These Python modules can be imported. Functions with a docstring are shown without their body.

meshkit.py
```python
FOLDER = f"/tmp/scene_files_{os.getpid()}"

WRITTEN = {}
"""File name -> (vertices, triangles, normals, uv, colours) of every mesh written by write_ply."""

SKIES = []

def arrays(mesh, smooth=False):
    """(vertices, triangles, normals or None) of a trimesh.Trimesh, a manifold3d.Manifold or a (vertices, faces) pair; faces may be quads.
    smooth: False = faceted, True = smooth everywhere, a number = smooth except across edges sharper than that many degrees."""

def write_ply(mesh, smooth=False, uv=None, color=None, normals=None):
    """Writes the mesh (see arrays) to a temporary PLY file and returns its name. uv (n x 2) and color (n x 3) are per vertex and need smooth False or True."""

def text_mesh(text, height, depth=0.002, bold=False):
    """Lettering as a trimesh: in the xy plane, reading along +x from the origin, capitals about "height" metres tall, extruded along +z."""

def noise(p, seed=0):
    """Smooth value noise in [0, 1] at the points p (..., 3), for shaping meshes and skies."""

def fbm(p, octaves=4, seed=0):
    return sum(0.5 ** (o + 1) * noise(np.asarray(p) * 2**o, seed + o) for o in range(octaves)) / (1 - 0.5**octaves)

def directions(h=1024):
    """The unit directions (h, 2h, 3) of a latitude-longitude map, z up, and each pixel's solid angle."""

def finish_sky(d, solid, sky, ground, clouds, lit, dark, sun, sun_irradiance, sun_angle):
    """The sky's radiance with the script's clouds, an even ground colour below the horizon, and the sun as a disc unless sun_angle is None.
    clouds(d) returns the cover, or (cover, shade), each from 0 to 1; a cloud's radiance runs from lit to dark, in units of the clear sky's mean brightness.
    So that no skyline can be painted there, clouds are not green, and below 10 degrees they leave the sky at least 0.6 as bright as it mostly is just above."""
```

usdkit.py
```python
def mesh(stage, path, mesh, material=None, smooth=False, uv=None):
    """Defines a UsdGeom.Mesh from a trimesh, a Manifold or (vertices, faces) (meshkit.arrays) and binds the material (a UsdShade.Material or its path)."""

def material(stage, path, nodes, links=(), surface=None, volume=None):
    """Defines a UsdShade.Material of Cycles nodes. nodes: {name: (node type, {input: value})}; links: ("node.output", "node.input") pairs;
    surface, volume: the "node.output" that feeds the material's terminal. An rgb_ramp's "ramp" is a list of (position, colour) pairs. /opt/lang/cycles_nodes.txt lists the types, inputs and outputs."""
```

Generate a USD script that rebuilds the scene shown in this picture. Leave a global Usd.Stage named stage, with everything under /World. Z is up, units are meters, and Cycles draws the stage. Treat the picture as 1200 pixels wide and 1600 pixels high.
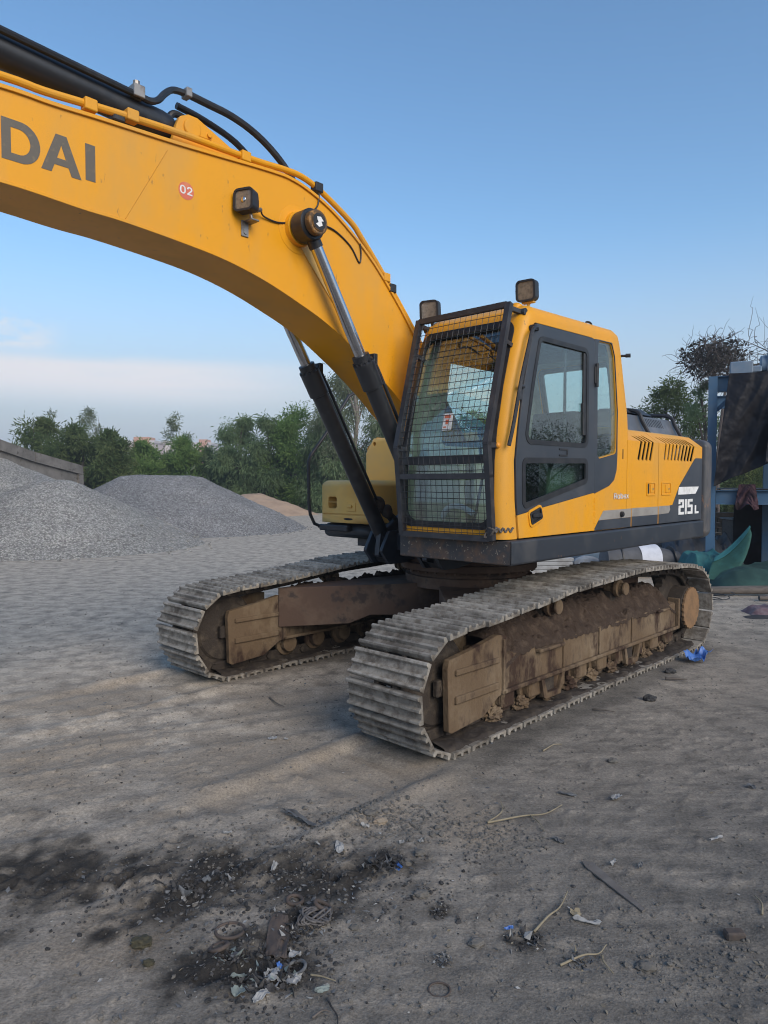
import math, random
import numpy as np
import trimesh, manifold3d as m3
import shapely.geometry as sg
from shapely import affinity
from shapely.geometry.polygon import orient
from pxr import Usd, UsdGeom, UsdLux, UsdShade, Gf, Sdf, Vt
import usdkit, meshkit

stage = Usd.Stage.CreateInMemory()
UsdGeom.SetStageUpAxis(stage, 'Z')
UsdGeom.SetStageMetersPerUnit(stage, 1.0)
UsdGeom.Xform.Define(stage, '/World')
rng = np.random.default_rng(7)
random.seed(7)
PI = math.pi

# ---------------------------------------------------------------- camera, sky, sun, exposure
cam = UsdGeom.Camera.Define(stage, '/World/camera')
cam.CreateHorizontalApertureAttr(36.0)
cam.CreateVerticalApertureAttr(48.0)
cam.CreateFocalLengthAttr(36.0 * 1102.3 / 1200.0)
cam.CreateClippingRangeAttr(Gf.Vec2f(0.05, 100000))
cam.AddTranslateOp().Set(Gf.Vec3d(0, 0, 1.652))
cam.AddRotateXOp().Set(90 - 2.408)
EXPOSURE, SKY = 0.90, 0.10
cam.CreateExposureAttr(EXPOSURE)
KS = 1.0 / (SKY * 2 ** EXPOSURE)     # a sky colour as displayed -> sky units

SUN_EL, SUN_DIR = math.radians(30.0), np.array([0.55, -0.84])
SUN_ROT = math.atan2(SUN_DIR[0], SUN_DIR[1])
sun = UsdLux.DistantLight.Define(stage, '/World/sun')
sun.CreateIntensityAttr(0.37)
sun.CreateAngleAttr(40.0)
sun.CreateColorAttr(Gf.Vec3f(1.0, 0.885, 0.745))
sun.CreateNormalizeAttr(True)
sun.AddRotateZOp().Set(-math.degrees(SUN_ROT))
sun.AddRotateXOp().Set(-(90 - 30.0))
dome = UsdLux.DomeLight.Define(stage, '/World/sky')
dome.GetPrim().SetCustomDataByKey('kind', 'structure')
_T = lambda *a: a
sky_mat = usdkit.material(stage, '/World/Looks/sky', {
    'sky': ('sky_texture', {'sky_type': 'single_scattering', 'sun_disc': False, 'sun_elevation': SUN_EL, 'sun_rotation': SUN_ROT,
                            'air_density': 1.0, 'aerosol_density': 0.6, 'ozone_density': 1.6, 'altitude': 50.0}),
    'tint': ('mix_color', {'blend_type': 'multiply', 'fac': 1.0, 'b': (1.04, 1.075, 1.04), 'use_clamp': False}), 'sat': ('hsv', {'saturation': 1.16, 'value': 1.03}),
    'tc': ('texture_coordinate', {}), 'sep': ('separate_xyz', {}),
    # pale evening haze towards the horizon, and low thin streaky clouds in it
    'haze': ('map_range', {'range_type': 'smoothstep', 'from_min': 0.34, 'from_max': 0.03, 'to_min': 0.0, 'to_max': 0.93, 'clamp': True}),
    'm0': ('mix_color', {'b': tuple(KS * c for c in (0.52, 0.545, 0.60)), 'use_clamp': False}),
    'map': ('mapping', {'scale': (1.1, 1.1, 9.0), 'location': (0.35, 0.2, 0.1)}),
    'n': ('noise_texture', {'scale': 1.7, 'detail': 8.0, 'roughness': 0.58, 'distortion': 0.4}),
    'nr': ('map_range', {'from_min': 0.22, 'from_max': 0.52, 'to_min': 0.0, 'to_max': 1.0, 'clamp': True}),
    'lo': ('map_range', {'range_type': 'smoothstep', 'from_min': 0.172, 'from_max': 0.148, 'to_min': 0.0, 'to_max': 1.0, 'clamp': True}),
    'lo2': ('map_range', {'range_type': 'smoothstep', 'from_min': 0.085, 'from_max': 0.135, 'to_min': 0.0, 'to_max': 1.0, 'clamp': True}),
    'west': ('map_range', {'range_type': 'smoothstep', 'from_min': 0.02, 'from_max': -0.30, 'to_min': 0.0, 'to_max': 1.0, 'clamp': True}),
    'wz': ('math', {'math_type': 'multiply_add', 'value2': 0.06}), 'zz': ('math', {'math_type': 'add', 'value2': -0.030}),
    'c1': ('math', {'math_type': 'multiply'}), 'c2': ('math', {'math_type': 'multiply'}), 'c3': ('math', {'math_type': 'multiply'}), 'c4': ('math', {'math_type': 'multiply', 'value2': 1.0}),
    'm1': ('mix_color', {'b': tuple(KS * c for c in (0.91, 0.90, 0.93)), 'use_clamp': False}),
    # one small wisp higher up on the left
    'map2': ('mapping', {'scale': (3.0, 3.0, 9.0), 'location': (1.7, 0.4, 0.35)}), 'n2': ('noise_texture', {'scale': 3.4, 'detail': 7.0, 'roughness': 0.6, 'distortion': 0.5}),
    'n2r': ('map_range', {'from_min': 0.44, 'from_max': 0.60, 'clamp': True}), 'wb': ('map_range', {'range_type': 'smoothstep', 'from_min': 0.158, 'from_max': 0.176, 'clamp': True}), 'wt': ('map_range', {'range_type': 'smoothstep', 'from_min': 0.215, 'from_max': 0.195, 'clamp': True}),
    'we': ('map_range', {'range_type': 'smoothstep', 'from_min': -0.39, 'from_max': -0.45, 'clamp': True}),
    'd1': ('math', {'math_type': 'multiply'}), 'd2': ('math', {'math_type': 'multiply'}), 'd3': ('math', {'math_type': 'multiply'}), 'd4': ('math', {'math_type': 'multiply', 'value2': 0.9}), 'm2': ('mix_color', {'b': tuple(KS * c for c in (0.90, 0.90, 0.93)), 'use_clamp': False}),
    'bg': ('background_shader', {'strength': SKY}),
}, [('tc.generated', 'sep.vector'), ('tc.generated', 'map.vector'), ('map.vector', 'n.vector'), ('n.fac', 'nr.value'), ('tc.generated', 'map2.vector'), ('map2.vector', 'n2.vector'), ('n2.fac', 'n2r.value'),
    ('sky.color', 'sat.color'), ('sep.z', 'haze.value'), ('n.fac', 'wz.value1'), ('sep.z', 'wz.value3'), ('wz.value', 'zz.value1'), ('zz.value', 'lo.value'), ('sep.z', 'lo2.value'), ('sep.x', 'west.value'),
    ('nr.result', 'c1.value1'), ('lo.result', 'c1.value2'), ('c1.value', 'c2.value1'), ('lo2.result', 'c2.value2'), ('c2.value', 'c3.value1'), ('west.result', 'c3.value2'), ('c3.value', 'c4.value1'),
    ('haze.result', 'm0.fac'), ('sat.color', 'tint.a'), ('tint.result', 'm0.a'), ('m0.result', 'm1.a'), ('c4.value', 'm1.fac'),
    ('n2r.result', 'd1.value1'), ('sep.z', 'wb.value'), ('sep.z', 'wt.value'), ('wb.result', 'd1.value2'), ('d1.value', 'd2.value1'), ('wt.result', 'd2.value2'), ('sep.x', 'we.value'), ('d2.value', 'd3.value1'), ('we.result', 'd3.value2'), ('d3.value', 'd4.value1'),
    ('d4.value', 'm2.fac'), ('m1.result', 'm2.a'), ('m2.result', 'bg.color')],
    surface='bg.background')
UsdShade.MaterialBindingAPI.Apply(dome.GetPrim()).Bind(sky_mat)

# ---------------------------------------------------------------- helpers: prims
_used = {}


def numbered(path):
    k = _used.get(path, -1) + 1
    _used[path] = k
    return path if k == 0 else f'{path}_{k:03d}'


def meta(prim, label=None, cat=None, group=None, kind=None):
    for k, v in (('label', label), ('category', cat), ('group', group), ('kind', kind)):
        if v:
            prim.SetCustomDataByKey(k, v)
    return prim


def thing(name, label, cat, loc=(0, 0, 0), rz=0.0, group=None):
    x = UsdGeom.Xform.Define(stage, numbered('/World/' + name))
    x.AddTranslateOp().Set(Gf.Vec3d(*map(float, loc)))
    x.AddRotateZOp().Set(math.degrees(rz))
    return meta(x.GetPrim(), label, cat, group)


def obj(name, mesh, mat, parent=None, smooth=35, label=None, cat=None, group=None, kind=None):
    base = str(parent.GetPath()) if parent is not None else '/World'
    m = usdkit.mesh(stage, numbered(base + '/' + name), mesh, mat, smooth=smooth)
    return meta(m.GetPrim(), label, cat, group, kind)


def copy_of(src, loc, rz, label, scale=None):
    was = src.GetCustomData()
    x = UsdGeom.Xform.Define(stage, numbered('/World/' + src.GetName()))
    x.GetPrim().GetReferences().AddInternalReference(src.GetPath())
    x.GetPrim().SetInstanceable(True)
    x.ClearXformOpOrder()
    x.AddTranslateOp(opSuffix='at').Set(Gf.Vec3d(*map(float, loc)))
    x.AddRotateZOp(opSuffix='at').Set(math.degrees(rz))
    if scale:
        x.AddScaleOp(opSuffix='at').Set(Gf.Vec3f(scale, scale, scale))
    return meta(x.GetPrim(), label, was['category'], was.get('group'))


# ---------------------------------------------------------------- helpers: shapes
def cat(ms):
    return trimesh.util.concatenate([as_tm(m) for m in ms])


def as_tm(m):
    if isinstance(m, m3.Manifold):
        q = m.to_mesh()
        return trimesh.Trimesh(q.vert_properties[:, :3], q.tri_verts, process=False)
    return m


def as_mf(t):
    return m3.Manifold(m3.Mesh(np.asarray(t.vertices, np.float32), np.asarray(t.faces, np.uint32)))


def hull(pts):
    return trimesh.convex.convex_hull(np.asarray(pts, float))


def box(x0, x1, y0, y1, z0, z1, b=0.006):
    """box between two corners with chamfered edges"""
    b = min(b, 0.3 * min(x1 - x0, y1 - y0, z1 - z0))
    P = []
    for x, sx in ((x0, 1), (x1, -1)):
        for y, sy in ((y0, 1), (y1, -1)):
            for z, sz in ((z0, 1), (z1, -1)):
                P += [(x, y + sy * b, z + sz * b), (x + sx * b, y, z + sz * b), (x + sx * b, y + sy * b, z)]
    return hull(P)


def plain_box(x0, x1, y0, y1, z0, z1):
    m = trimesh.creation.box((x1 - x0, y1 - y0, z1 - z0))
    m.apply_translation(((x0 + x1) / 2, (y0 + y1) / 2, (z0 + z1) / 2))
    return m


def frame_of(d):
    d = np.asarray(d, float) / np.linalg.norm(d)
    a = np.array([0, 0, 1.0]) if abs(d[2]) < 0.9 else np.array([1.0, 0, 0])
    u = np.cross(a, d); u /= np.linalg.norm(u)
    return u, np.cross(d, u), d


def lathe(p0, p1, prof, n=24):
    """solid of revolution on the axis p0->p1; prof: (distance along from p0 as fraction or metres, radius)"""
    p0, p1 = np.asarray(p0, float), np.asarray(p1, float)
    u, v, d = frame_of(p1 - p0)
    a = np.linspace(0, 2 * PI, n, endpoint=False)
    V, Fc = [], []
    for t, r in prof:
        V.append(p0 + d * t + r * (np.cos(a)[:, None] * u + np.sin(a)[:, None] * v))
    V = np.vstack(V + [[p0 + d * prof[0][0]], [p0 + d * prof[-1][0]]])
    k = len(prof)
    for i in range(k - 1):
        for j in range(n):
            q = (j + 1) % n
            a0, b0, a1, b1 = i * n + j, i * n + q, (i + 1) * n + j, (i + 1) * n + q
            Fc += [(a0, b0, b1), (a0, b1, a1)]
    for j in range(n):
        q = (j + 1) % n
        Fc += [(k * n, q, j), (k * n + 1, (k - 1) * n + j, (k - 1) * n + q)]
    return trimesh.Trimesh(V, Fc, process=False)


def cyl(p0, p1, r, r1=None, n=20, b=0.0):
    L = float(np.linalg.norm(np.asarray(p1, float) - np.asarray(p0, float)))
    r1 = r if r1 is None else r1
    if b:
        return lathe(p0, p1, [(0, r - b), (b, r), (L - b, r1), (L, r1 - b)], n)
    return lathe(p0, p1, [(0, r), (L, r1)], n)


def tube(pts, r, n=8, smooth=0):
    """tube along a polyline (rounded by Catmull-Rom when smooth > 0); r: number or one per point"""
    P = np.asarray(pts, float)
    R = np.full(len(P), r, float) if np.ndim(r) == 0 else np.asarray(r, float)
    if smooth:
        Q = np.vstack([2 * P[0] - P[1], P, 2 * P[-1] - P[-2]])
        out, rr = [], []
        for i in range(len(P) - 1):
            for t in np.linspace(0, 1, smooth, endpoint=False):
                a, b, c, d = Q[i:i + 4]
                out.append(0.5 * (2 * b + (c - a) * t + (2 * a - 5 * b + 4 * c - d) * t * t + (3 * b - a - 3 * c + d) * t ** 3))
                rr.append(R[i] * (1 - t) + R[i + 1] * t)
        P, R = np.array(out + [P[-1]]), np.array(rr + [R[-1]])
    T = np.gradient(P, axis=0)
    T /= np.maximum(np.linalg.norm(T, axis=1, keepdims=True), 1e-9)
    u = frame_of(T[0])[0]
    a = np.linspace(0, 2 * PI, n, endpoint=False)
    V = []
    for i in range(len(P)):
        u = u - T[i] * (u @ T[i]); u /= np.linalg.norm(u)
        w = np.cross(T[i], u)
        V.append(P[i] + R[i] * (np.cos(a)[:, None] * u + np.sin(a)[:, None] * w))
    V = np.vstack(V + [P[:1], P[-1:]])
    k, Fc = len(P), []
    for i in range(k - 1):
        for j in range(n):
            q = (j + 1) % n
            Fc += [(i * n + j, i * n + q, (i + 1) * n + q), (i * n + j, (i + 1) * n + q, (i + 1) * n + j)]
    for j in range(n):
        q = (j + 1) % n
        Fc += [(k * n, q, j), (k * n + 1, (k - 1) * n + j, (k - 1) * n + q)]
    return trimesh.Trimesh(V, Fc, process=False)


def poly(p, r=0.0):
    """shapely polygon with its corners rounded by r"""
    p = p if isinstance(p, (sg.Polygon, sg.MultiPolygon)) else sg.Polygon(p)
    if r:
        p = p.buffer(-r, join_style=2).buffer(r, quad_segs=5)
        p = p.buffer(r * .6, quad_segs=5).buffer(-r * .6, join_style=2) if False else p
    return p


def cross(p):
    ps = list(p.geoms) if hasattr(p, 'geoms') else [p]
    loops = []
    for g in ps:
        g = orient(g)
        loops.append(np.array(g.exterior.coords)[:-1])
        loops += [np.array(h.coords)[:-1] for h in g.interiors]
    return m3.CrossSection(loops, m3.FillRule.EvenOdd)


def _remap(M, rows, off):
    A = np.zeros((3, 4)); A[:, :3] = rows; A[:, 3] = off
    return M.transform(A)


def prism_y(p, y0, y1):
    """polygon in (x, z) extruded between y0 and y1"""
    return _remap(cross(p).extrude(y1 - y0), [[1, 0, 0], [0, 0, -1], [0, 1, 0]], [0, y1, 0])


def prism_x(p, x0, x1):
    """polygon in (y, z) extruded between x0 and x1"""
    return _remap(cross(p).extrude(x1 - x0), [[0, 0, 1], [1, 0, 0], [0, 1, 0]], [x0, 0, 0])


def prism_z(p, z0, z1):
    return _remap(cross(p).extrude(z1 - z0), np.eye(3), [0, 0, z0])


def rings_hull(p, r, n=4, lo=True, hi=True):
    """(offset, inset) pairs for a rounded extrusion of a convex polygon"""
    return [(r * (1 - math.sin(a)), r * (1 - math.cos(a))) for a in np.linspace(0, PI / 2, n)]


def rounded_prism(p, a0, a1, r, axis, n=4):
    """convex polygon extruded from a0 to a1 along axis with rounded rims"""
    P = []
    for e, i in rings_hull(p, r, n):
        q = np.array(p.buffer(-i, join_style=2).exterior.coords)
        for t in (a0 + e, a1 - e):
            c = np.full((len(q), 1), t)
            P.append(np.hstack([q[:, :1], c, q[:, 1:]]) if axis == 'y' else np.hstack([q, c]) if axis == 'z' else np.hstack([c, q]))
    return hull(np.vstack(P))


def rotz(m, a, about=(0, 0, 0)):
    m = as_tm(m).copy()
    m.apply_transform(trimesh.transformations.rotation_matrix(a, (0, 0, 1), about))
    return m


def moved(m, d):
    m = as_tm(m).copy(); m.apply_translation(d); return m


def sheet(nx, ny, fn):
    """grid surface: fn(u, v) -> points for arrays u, v in 0..1"""
    u, v = np.meshgrid(np.linspace(0, 1, nx), np.linspace(0, 1, ny))
    P = np.asarray(fn(u.ravel(), v.ravel()), float)
    i = (np.arange(ny - 1)[:, None] * nx + np.arange(nx - 1)).ravel()
    Fq = np.vstack([np.stack([i, i + 1, i + nx + 1], 1), np.stack([i, i + nx + 1, i + nx], 1)])
    return trimesh.Trimesh(P, Fq, process=False)


def thick(surf, t):
    """closes an open sheet into a slab of thickness t along its normals"""
    n = surf.vertex_normals
    a, b = surf.vertices + n * t / 2, surf.vertices - n * t / 2
    k = len(a)
    e = surf.edges_unique[trimesh.grouping.group_rows(surf.edges_sorted, require_count=1)] if False else surf.edges[trimesh.grouping.group_rows(surf.edges_sorted, require_count=1)]
    side = np.vstack([np.stack([e[:, 1], e[:, 0], e[:, 0] + k], 1), np.stack([e[:, 1], e[:, 0] + k, e[:, 1] + k], 1)])
    return trimesh.Trimesh(np.vstack([a, b]), np.vstack([surf.faces, surf.faces[:, ::-1] + k, side]), process=False)


def lump(center, size, seed, sub=2, amp=0.35, freq=1.6):
    m = trimesh.creation.icosphere(subdivisions=sub)
    v = m.vertices
    k = 1 + amp * (meshkit.fbm(v * freq + seed * 7.3, 3, seed) - 0.5) * 2
    m.vertices = v * k[:, None] * np.asarray(size) + np.asarray(center)
    return m


# ---------------------------------------------------------------- materials
def mat(name, col, rough=0.5, col2=None, scale=6.0, lo=0.45, hi=0.65, amt=1.0, bump=0.0, bscale=60.0, bdist=0.004, metal=0.0, spec=0.5,
        col3=None, scale3=40.0, lo3=0.55, hi3=0.7, bevel=0.0, coat=0.0, stretch=(1, 1, 1), rough2=None, island=0.0):
    """principled paint / soil: base colour, a second tone in noise patches, an optional third in finer specks, relief"""
    N = {'g': ('geometry', {}), 'p': ('principled_bsdf', {'roughness': rough, 'metallic': metal, 'specular_ior_level': spec, 'coat_weight': coat, 'coat_roughness': 0.15})}
    L = []
    src = None
    if col2 is not None or bump or col3 is not None:
        N['m'] = ('mapping', {'scale': stretch}); L.append(('g.position', 'm.vector'))
    if col2 is None:
        N['p'][1]['base_color'] = col
        if col3 is not None:
            N['c0'] = ('color', {'value': col}); src = 'c0.color'
    else:
        N['n'] = ('noise_texture', {'scale': scale, 'detail': 7.0, 'roughness': 0.62})
        N['r'] = ('map_range', {'from_min': lo, 'from_max': hi, 'to_min': 0.0, 'to_max': amt, 'clamp': True})
        N['x'] = ('mix_color', {'a': col, 'b': col2})
        L += [('m.vector', 'n.vector'), ('n.fac', 'r.value'), ('r.result', 'x.fac')]
        src = 'x.result'
        if rough2 is not None:
            N['rr'] = ('map_range', {'to_min': rough, 'to_max': rough2, 'clamp': True})
            L += [('r.result', 'rr.value'), ('rr.result', 'p.roughness')]
    if col3 is not None:
        N['n3'] = ('noise_texture', {'scale': scale3, 'detail': 4.0, 'roughness': 0.6})
        N['r3'] = ('map_range', {'from_min': lo3, 'from_max': hi3, 'to_min': 0.0, 'to_max': 1.0, 'clamp': True})
        N['x3'] = ('mix_color', {'b': col3})
        L += [('m.vector', 'n3.vector'), ('n3.fac', 'r3.value'), ('r3.result', 'x3.fac'), (src, 'x3.a')]
        src = 'x3.result'
    if island and src:
        N['io'] = ('map_range', {'to_min': 1 - island, 'to_max': 1 + island})
        N['xi'] = ('hsv', {})
        L += [('g.random_per_island', 'io.value'), ('io.result', 'xi.value'), (src, 'xi.color')]
        src = 'xi.color'
    if src:
        L.append((src, 'p.base_color'))
    nrm = None
    if bevel:
        N['bv'] = ('bevel', {'samples': 4, 'radius': bevel}); nrm = 'bv.bevel'
    if bump:
        N['bn'] = ('noise_texture', {'scale': bscale, 'detail': 5.0, 'roughness': 0.65})
        N['bm'] = ('bump', {'strength': bump, 'distance': bdist})
        L += [('m.vector', 'bn.vector'), ('bn.fac', 'bm.height')]
        if nrm:
            L.append((nrm, 'bm.normal'))
        nrm = 'bm.normal'
    if nrm:
        L.append((nrm, 'p.normal'))
    return usdkit.material(stage, '/World/Looks/' + name, N, L, surface='p.BSDF')


def glass(name, tint, refl=0.05, edge=0.6):
    """thin pane: clear with a tint, mirroring more at a grazing angle; the same from either side"""
    return usdkit.material(stage, '/World/Looks/' + name, {
        't': ('transparent_bsdf', {'color': tint}), 'g': ('glossy_bsdf', {'color': (1, 1, 1), 'roughness': 0.0}), 'lw': ('layer_weight', {'blend': 0.5}),
        'pw': ('math', {'math_type': 'power', 'value2': 4.5}), 'mr': ('map_range', {'to_min': refl, 'to_max': edge, 'clamp': True}), 'm': ('mix_closure', {})},
        [('lw.facing', 'pw.value1'), ('pw.value', 'mr.value'), ('mr.result', 'm.fac'), ('t.BSDF', 'm.closure1'), ('g.BSDF', 'm.closure2')], surface='m.closure')


def leaf(name, c1, c2, scale=0.8, trans=0.35, c3=None):
    N = {'g': ('geometry', {}), 'n': ('noise_texture', {'scale': scale, 'detail': 3.0}), 'r': ('map_range', {'from_min': 0.38, 'from_max': 0.62, 'clamp': True}),
         'x': ('mix_color', {'a': c1, 'b': c2}), 'io': ('map_range', {'to_min': 0.6, 'to_max': 1.4}), 'h': ('hsv', {}),
         'p': ('principled_bsdf', {'roughness': 0.55, 'specular_ior_level': 0.35}), 't': ('translucent_bsdf', {}), 'm': ('mix_closure', {'fac': trans})}
    return usdkit.material(stage, '/World/Looks/' + name, N, [('g.position', 'n.vector'), ('n.fac', 'r.value'), ('r.result', 'x.fac'), ('g.random_per_island', 'io.value'),
        ('io.result', 'h.value'), ('x.result', 'h.color'), ('h.color', 'p.base_color'), ('h.color', 't.color'), ('p.BSDF', 'm.closure1'), ('t.BSDF', 'm.closure2')], surface='m.closure')


YEL = (0.76, 0.330, 0.008)
M = {}
M['yellow'] = mat('yellow_paint', YEL, 0.40, (0.60, 0.31, 0.060), 2.6, 0.44, 0.68, 0.75, 0.06, 90, 0.002, stretch=(1, 1, .35), bevel=0.006, coat=0.03, spec=0.32, rough2=0.6, col3=(0.26, 0.14, 0.045), scale3=30, lo3=0.665, hi3=0.76)
M['yellow_dull'] = mat('dusty_yellow_paint', (0.74, 0.445, 0.105), 0.5, (0.62, 0.40, 0.15), 2.5, 0.4, 0.7, 0.8, 0.06, 90, 0.002, bevel=0.008)
M['grey'] = mat('charcoal_paint', (0.033, 0.039, 0.050), 0.42, (0.062, 0.066, 0.074), 3.0, 0.42, 0.7, 0.8, 0.05, 90, 0.002, bevel=0.006, rough2=0.6)
M['deck'] = mat('dirty_charcoal_paint', (0.024, 0.029, 0.038), 0.45, (0.075, 0.072, 0.070), 2.6, 0.5, 0.75, 0.8, 0.1, 50, 0.003, bevel=0.01, rough2=0.75, col3=(0.16, 0.09, 0.05), scale3=16, lo3=0.66, hi3=0.74)
M['deck_rust'] = mat('scuffed_rusty_charcoal', (0.042, 0.040, 0.042), 0.6, (0.13, 0.075, 0.045), 9, 0.46, 0.66, 0.9, 0.25, 40, 0.005, bevel=0.01, col3=(0.40, 0.33, 0.24), scale3=44, lo3=0.62, hi3=0.7)
M['black'] = mat('black_cylinder_paint', (0.016, 0.017, 0.020), 0.38, (0.05, 0.05, 0.052), 7, 0.5, 0.75, 0.7, 0.05, 80, 0.002, rough2=0.6)
M['guard'] = mat('black_guard_paint', (0.020, 0.021, 0.026), 0.5, (0.07, 0.066, 0.066), 9, 0.5, 0.7, 0.6, 0.1, 90, 0.002)
M['rubber'] = mat('black_rubber', (0.014, 0.014, 0.016), 0.5, (0.04, 0.038, 0.036), 9, 0.45, 0.7, 0.7)
M['chrome'] = mat('chrome_rod', (0.62, 0.62, 0.64), 0.16, (0.42, 0.40, 0.38), 9, 0.5, 0.75, 0.5, metal=1.0, rough2=0.35)
M['steel'] = mat('worn_steel', (0.30, 0.28, 0.26), 0.45, (0.14, 0.11, 0.09), 11, 0.45, 0.6, 0.9, metal=0.6)
M['shoe'] = usdkit.material(stage, '/World/Looks/dusty_track_steel', {
    'g': ('geometry', {}), 'w': ('attribute', {'attribute': 'wear'}), 'oi': ('object_info', {}),
    'n': ('noise_texture', {'scale': 5.5, 'detail': 8.0, 'roughness': 0.66}), 'n2': ('noise_texture', {'scale': 17.0, 'detail': 6.0, 'roughness': 0.65}),
    'x': ('mix_color', {'a': (0.135, 0.112, 0.088), 'b': (0.225, 0.198, 0.165)}), 'r2': ('map_range', {'from_min': 0.40, 'from_max': 0.64, 'clamp': True}),
    'wn': ('math', {'math_type': 'multiply'}), 'no': ('map_range', {'from_min': 0.34, 'from_max': 0.58, 'to_min': 0.15, 'to_max': 1.0, 'clamp': True}), 'x3': ('mix_color', {'b': (0.335, 0.308, 0.268)}),
    'r': ('map_range', {'from_min': 0.50, 'from_max': 0.60, 'to_max': 0.88, 'clamp': True}), 'wi': ('math', {'math_type': 'multiply_add', 'value2': -0.55, 'value3': 1.0}), 'mm': ('math', {'math_type': 'multiply'}), 'x4': ('mix_color', {'b': (0.047, 0.035, 0.026)}),
    'ov': ('map_range', {'to_min': 0.74, 'to_max': 1.18}), 'h': ('hsv', {}),
    'bv': ('bevel', {'samples': 4, 'radius': 0.005}), 'bm': ('bump', {'strength': 0.45, 'distance': 0.007}), 'p': ('principled_bsdf', {'roughness': 0.72, 'specular_ior_level': 0.28})},
    [('g.position', 'n.vector'), ('g.position', 'n2.vector'), ('n2.fac', 'r2.value'), ('r2.result', 'x.fac'), ('n2.fac', 'no.value'), ('w.fac', 'wn.value1'), ('no.result', 'wn.value2'), ('wn.value', 'x3.fac'), ('x.result', 'x3.a'),
     ('n.fac', 'r.value'), ('w.fac', 'wi.value1'), ('r.result', 'mm.value1'), ('wi.value', 'mm.value2'), ('mm.value', 'x4.fac'), ('x3.result', 'x4.a'), ('oi.random', 'ov.value'), ('ov.result', 'h.value'), ('x4.result', 'h.color'),
     ('h.color', 'p.base_color'), ('n2.fac', 'bm.height'), ('bv.bevel', 'bm.normal'), ('bm.normal', 'p.normal')], surface='p.BSDF')
M['frame'] = mat('clay_caked_frame', (0.135, 0.092, 0.056), 0.88, (0.245, 0.185, 0.122), 3.0, 0.45, 0.62, 0.95, 0.8, 38, 0.012, col3=(0.050, 0.030, 0.021), scale3=6, lo3=0.48, hi3=0.62, stretch=(1, 1, .55), spec=0.2, bevel=0.008)
M['beam'] = mat('rusty_red_brown_steel', (0.095, 0.060, 0.044), 0.75, (0.150, 0.105, 0.075), 3.5, 0.48, 0.66, 0.9, 0.4, 50, 0.005, col3=(0.055, 0.04, 0.035), scale3=7, lo3=0.56, hi3=0.66, spec=0.25, bevel=0.01)
M['mud'] = mat('packed_dry_mud', (0.062, 0.044, 0.034), 0.95, (0.115, 0.084, 0.062), 14, 0.5, 0.72, 0.9, 1.0, 55, 0.02, spec=0.1)
M['clay'] = mat('orange_clay', (0.24, 0.145, 0.080), 0.92, (0.16, 0.105, 0.065), 10, 0.45, 0.65, 0.8, 0.5, 60, 0.006, spec=0.1)
M['dark_mud'] = mat('greasy_dark_mud', (0.045, 0.036, 0.030), 0.8, (0.10, 0.08, 0.06), 10, 0.5, 0.7, 0.8, 0.8, 50, 0.01, spec=0.2)
M['dark'] = mat('engine_bay_black', (0.012, 0.012, 0.013), 0.8)
M['silver'] = mat('silver_stripe', (0.30, 0.28, 0.25), 0.45, (0.24, 0.22, 0.2), 5)
M['white'] = mat('white_print', (0.78, 0.77, 0.75), 0.5, (0.62, 0.61, 0.58), 14)
M['decal_grey'] = mat('faded_grey_lettering', (0.105, 0.088, 0.066), 0.5, (0.19, 0.14, 0.075), 30, 0.55, 0.72, 0.9)
M['red_sticker'] = mat('red_sticker', (0.62, 0.14, 0.075), 0.45, (0.66, 0.22, 0.10), 20)
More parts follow.
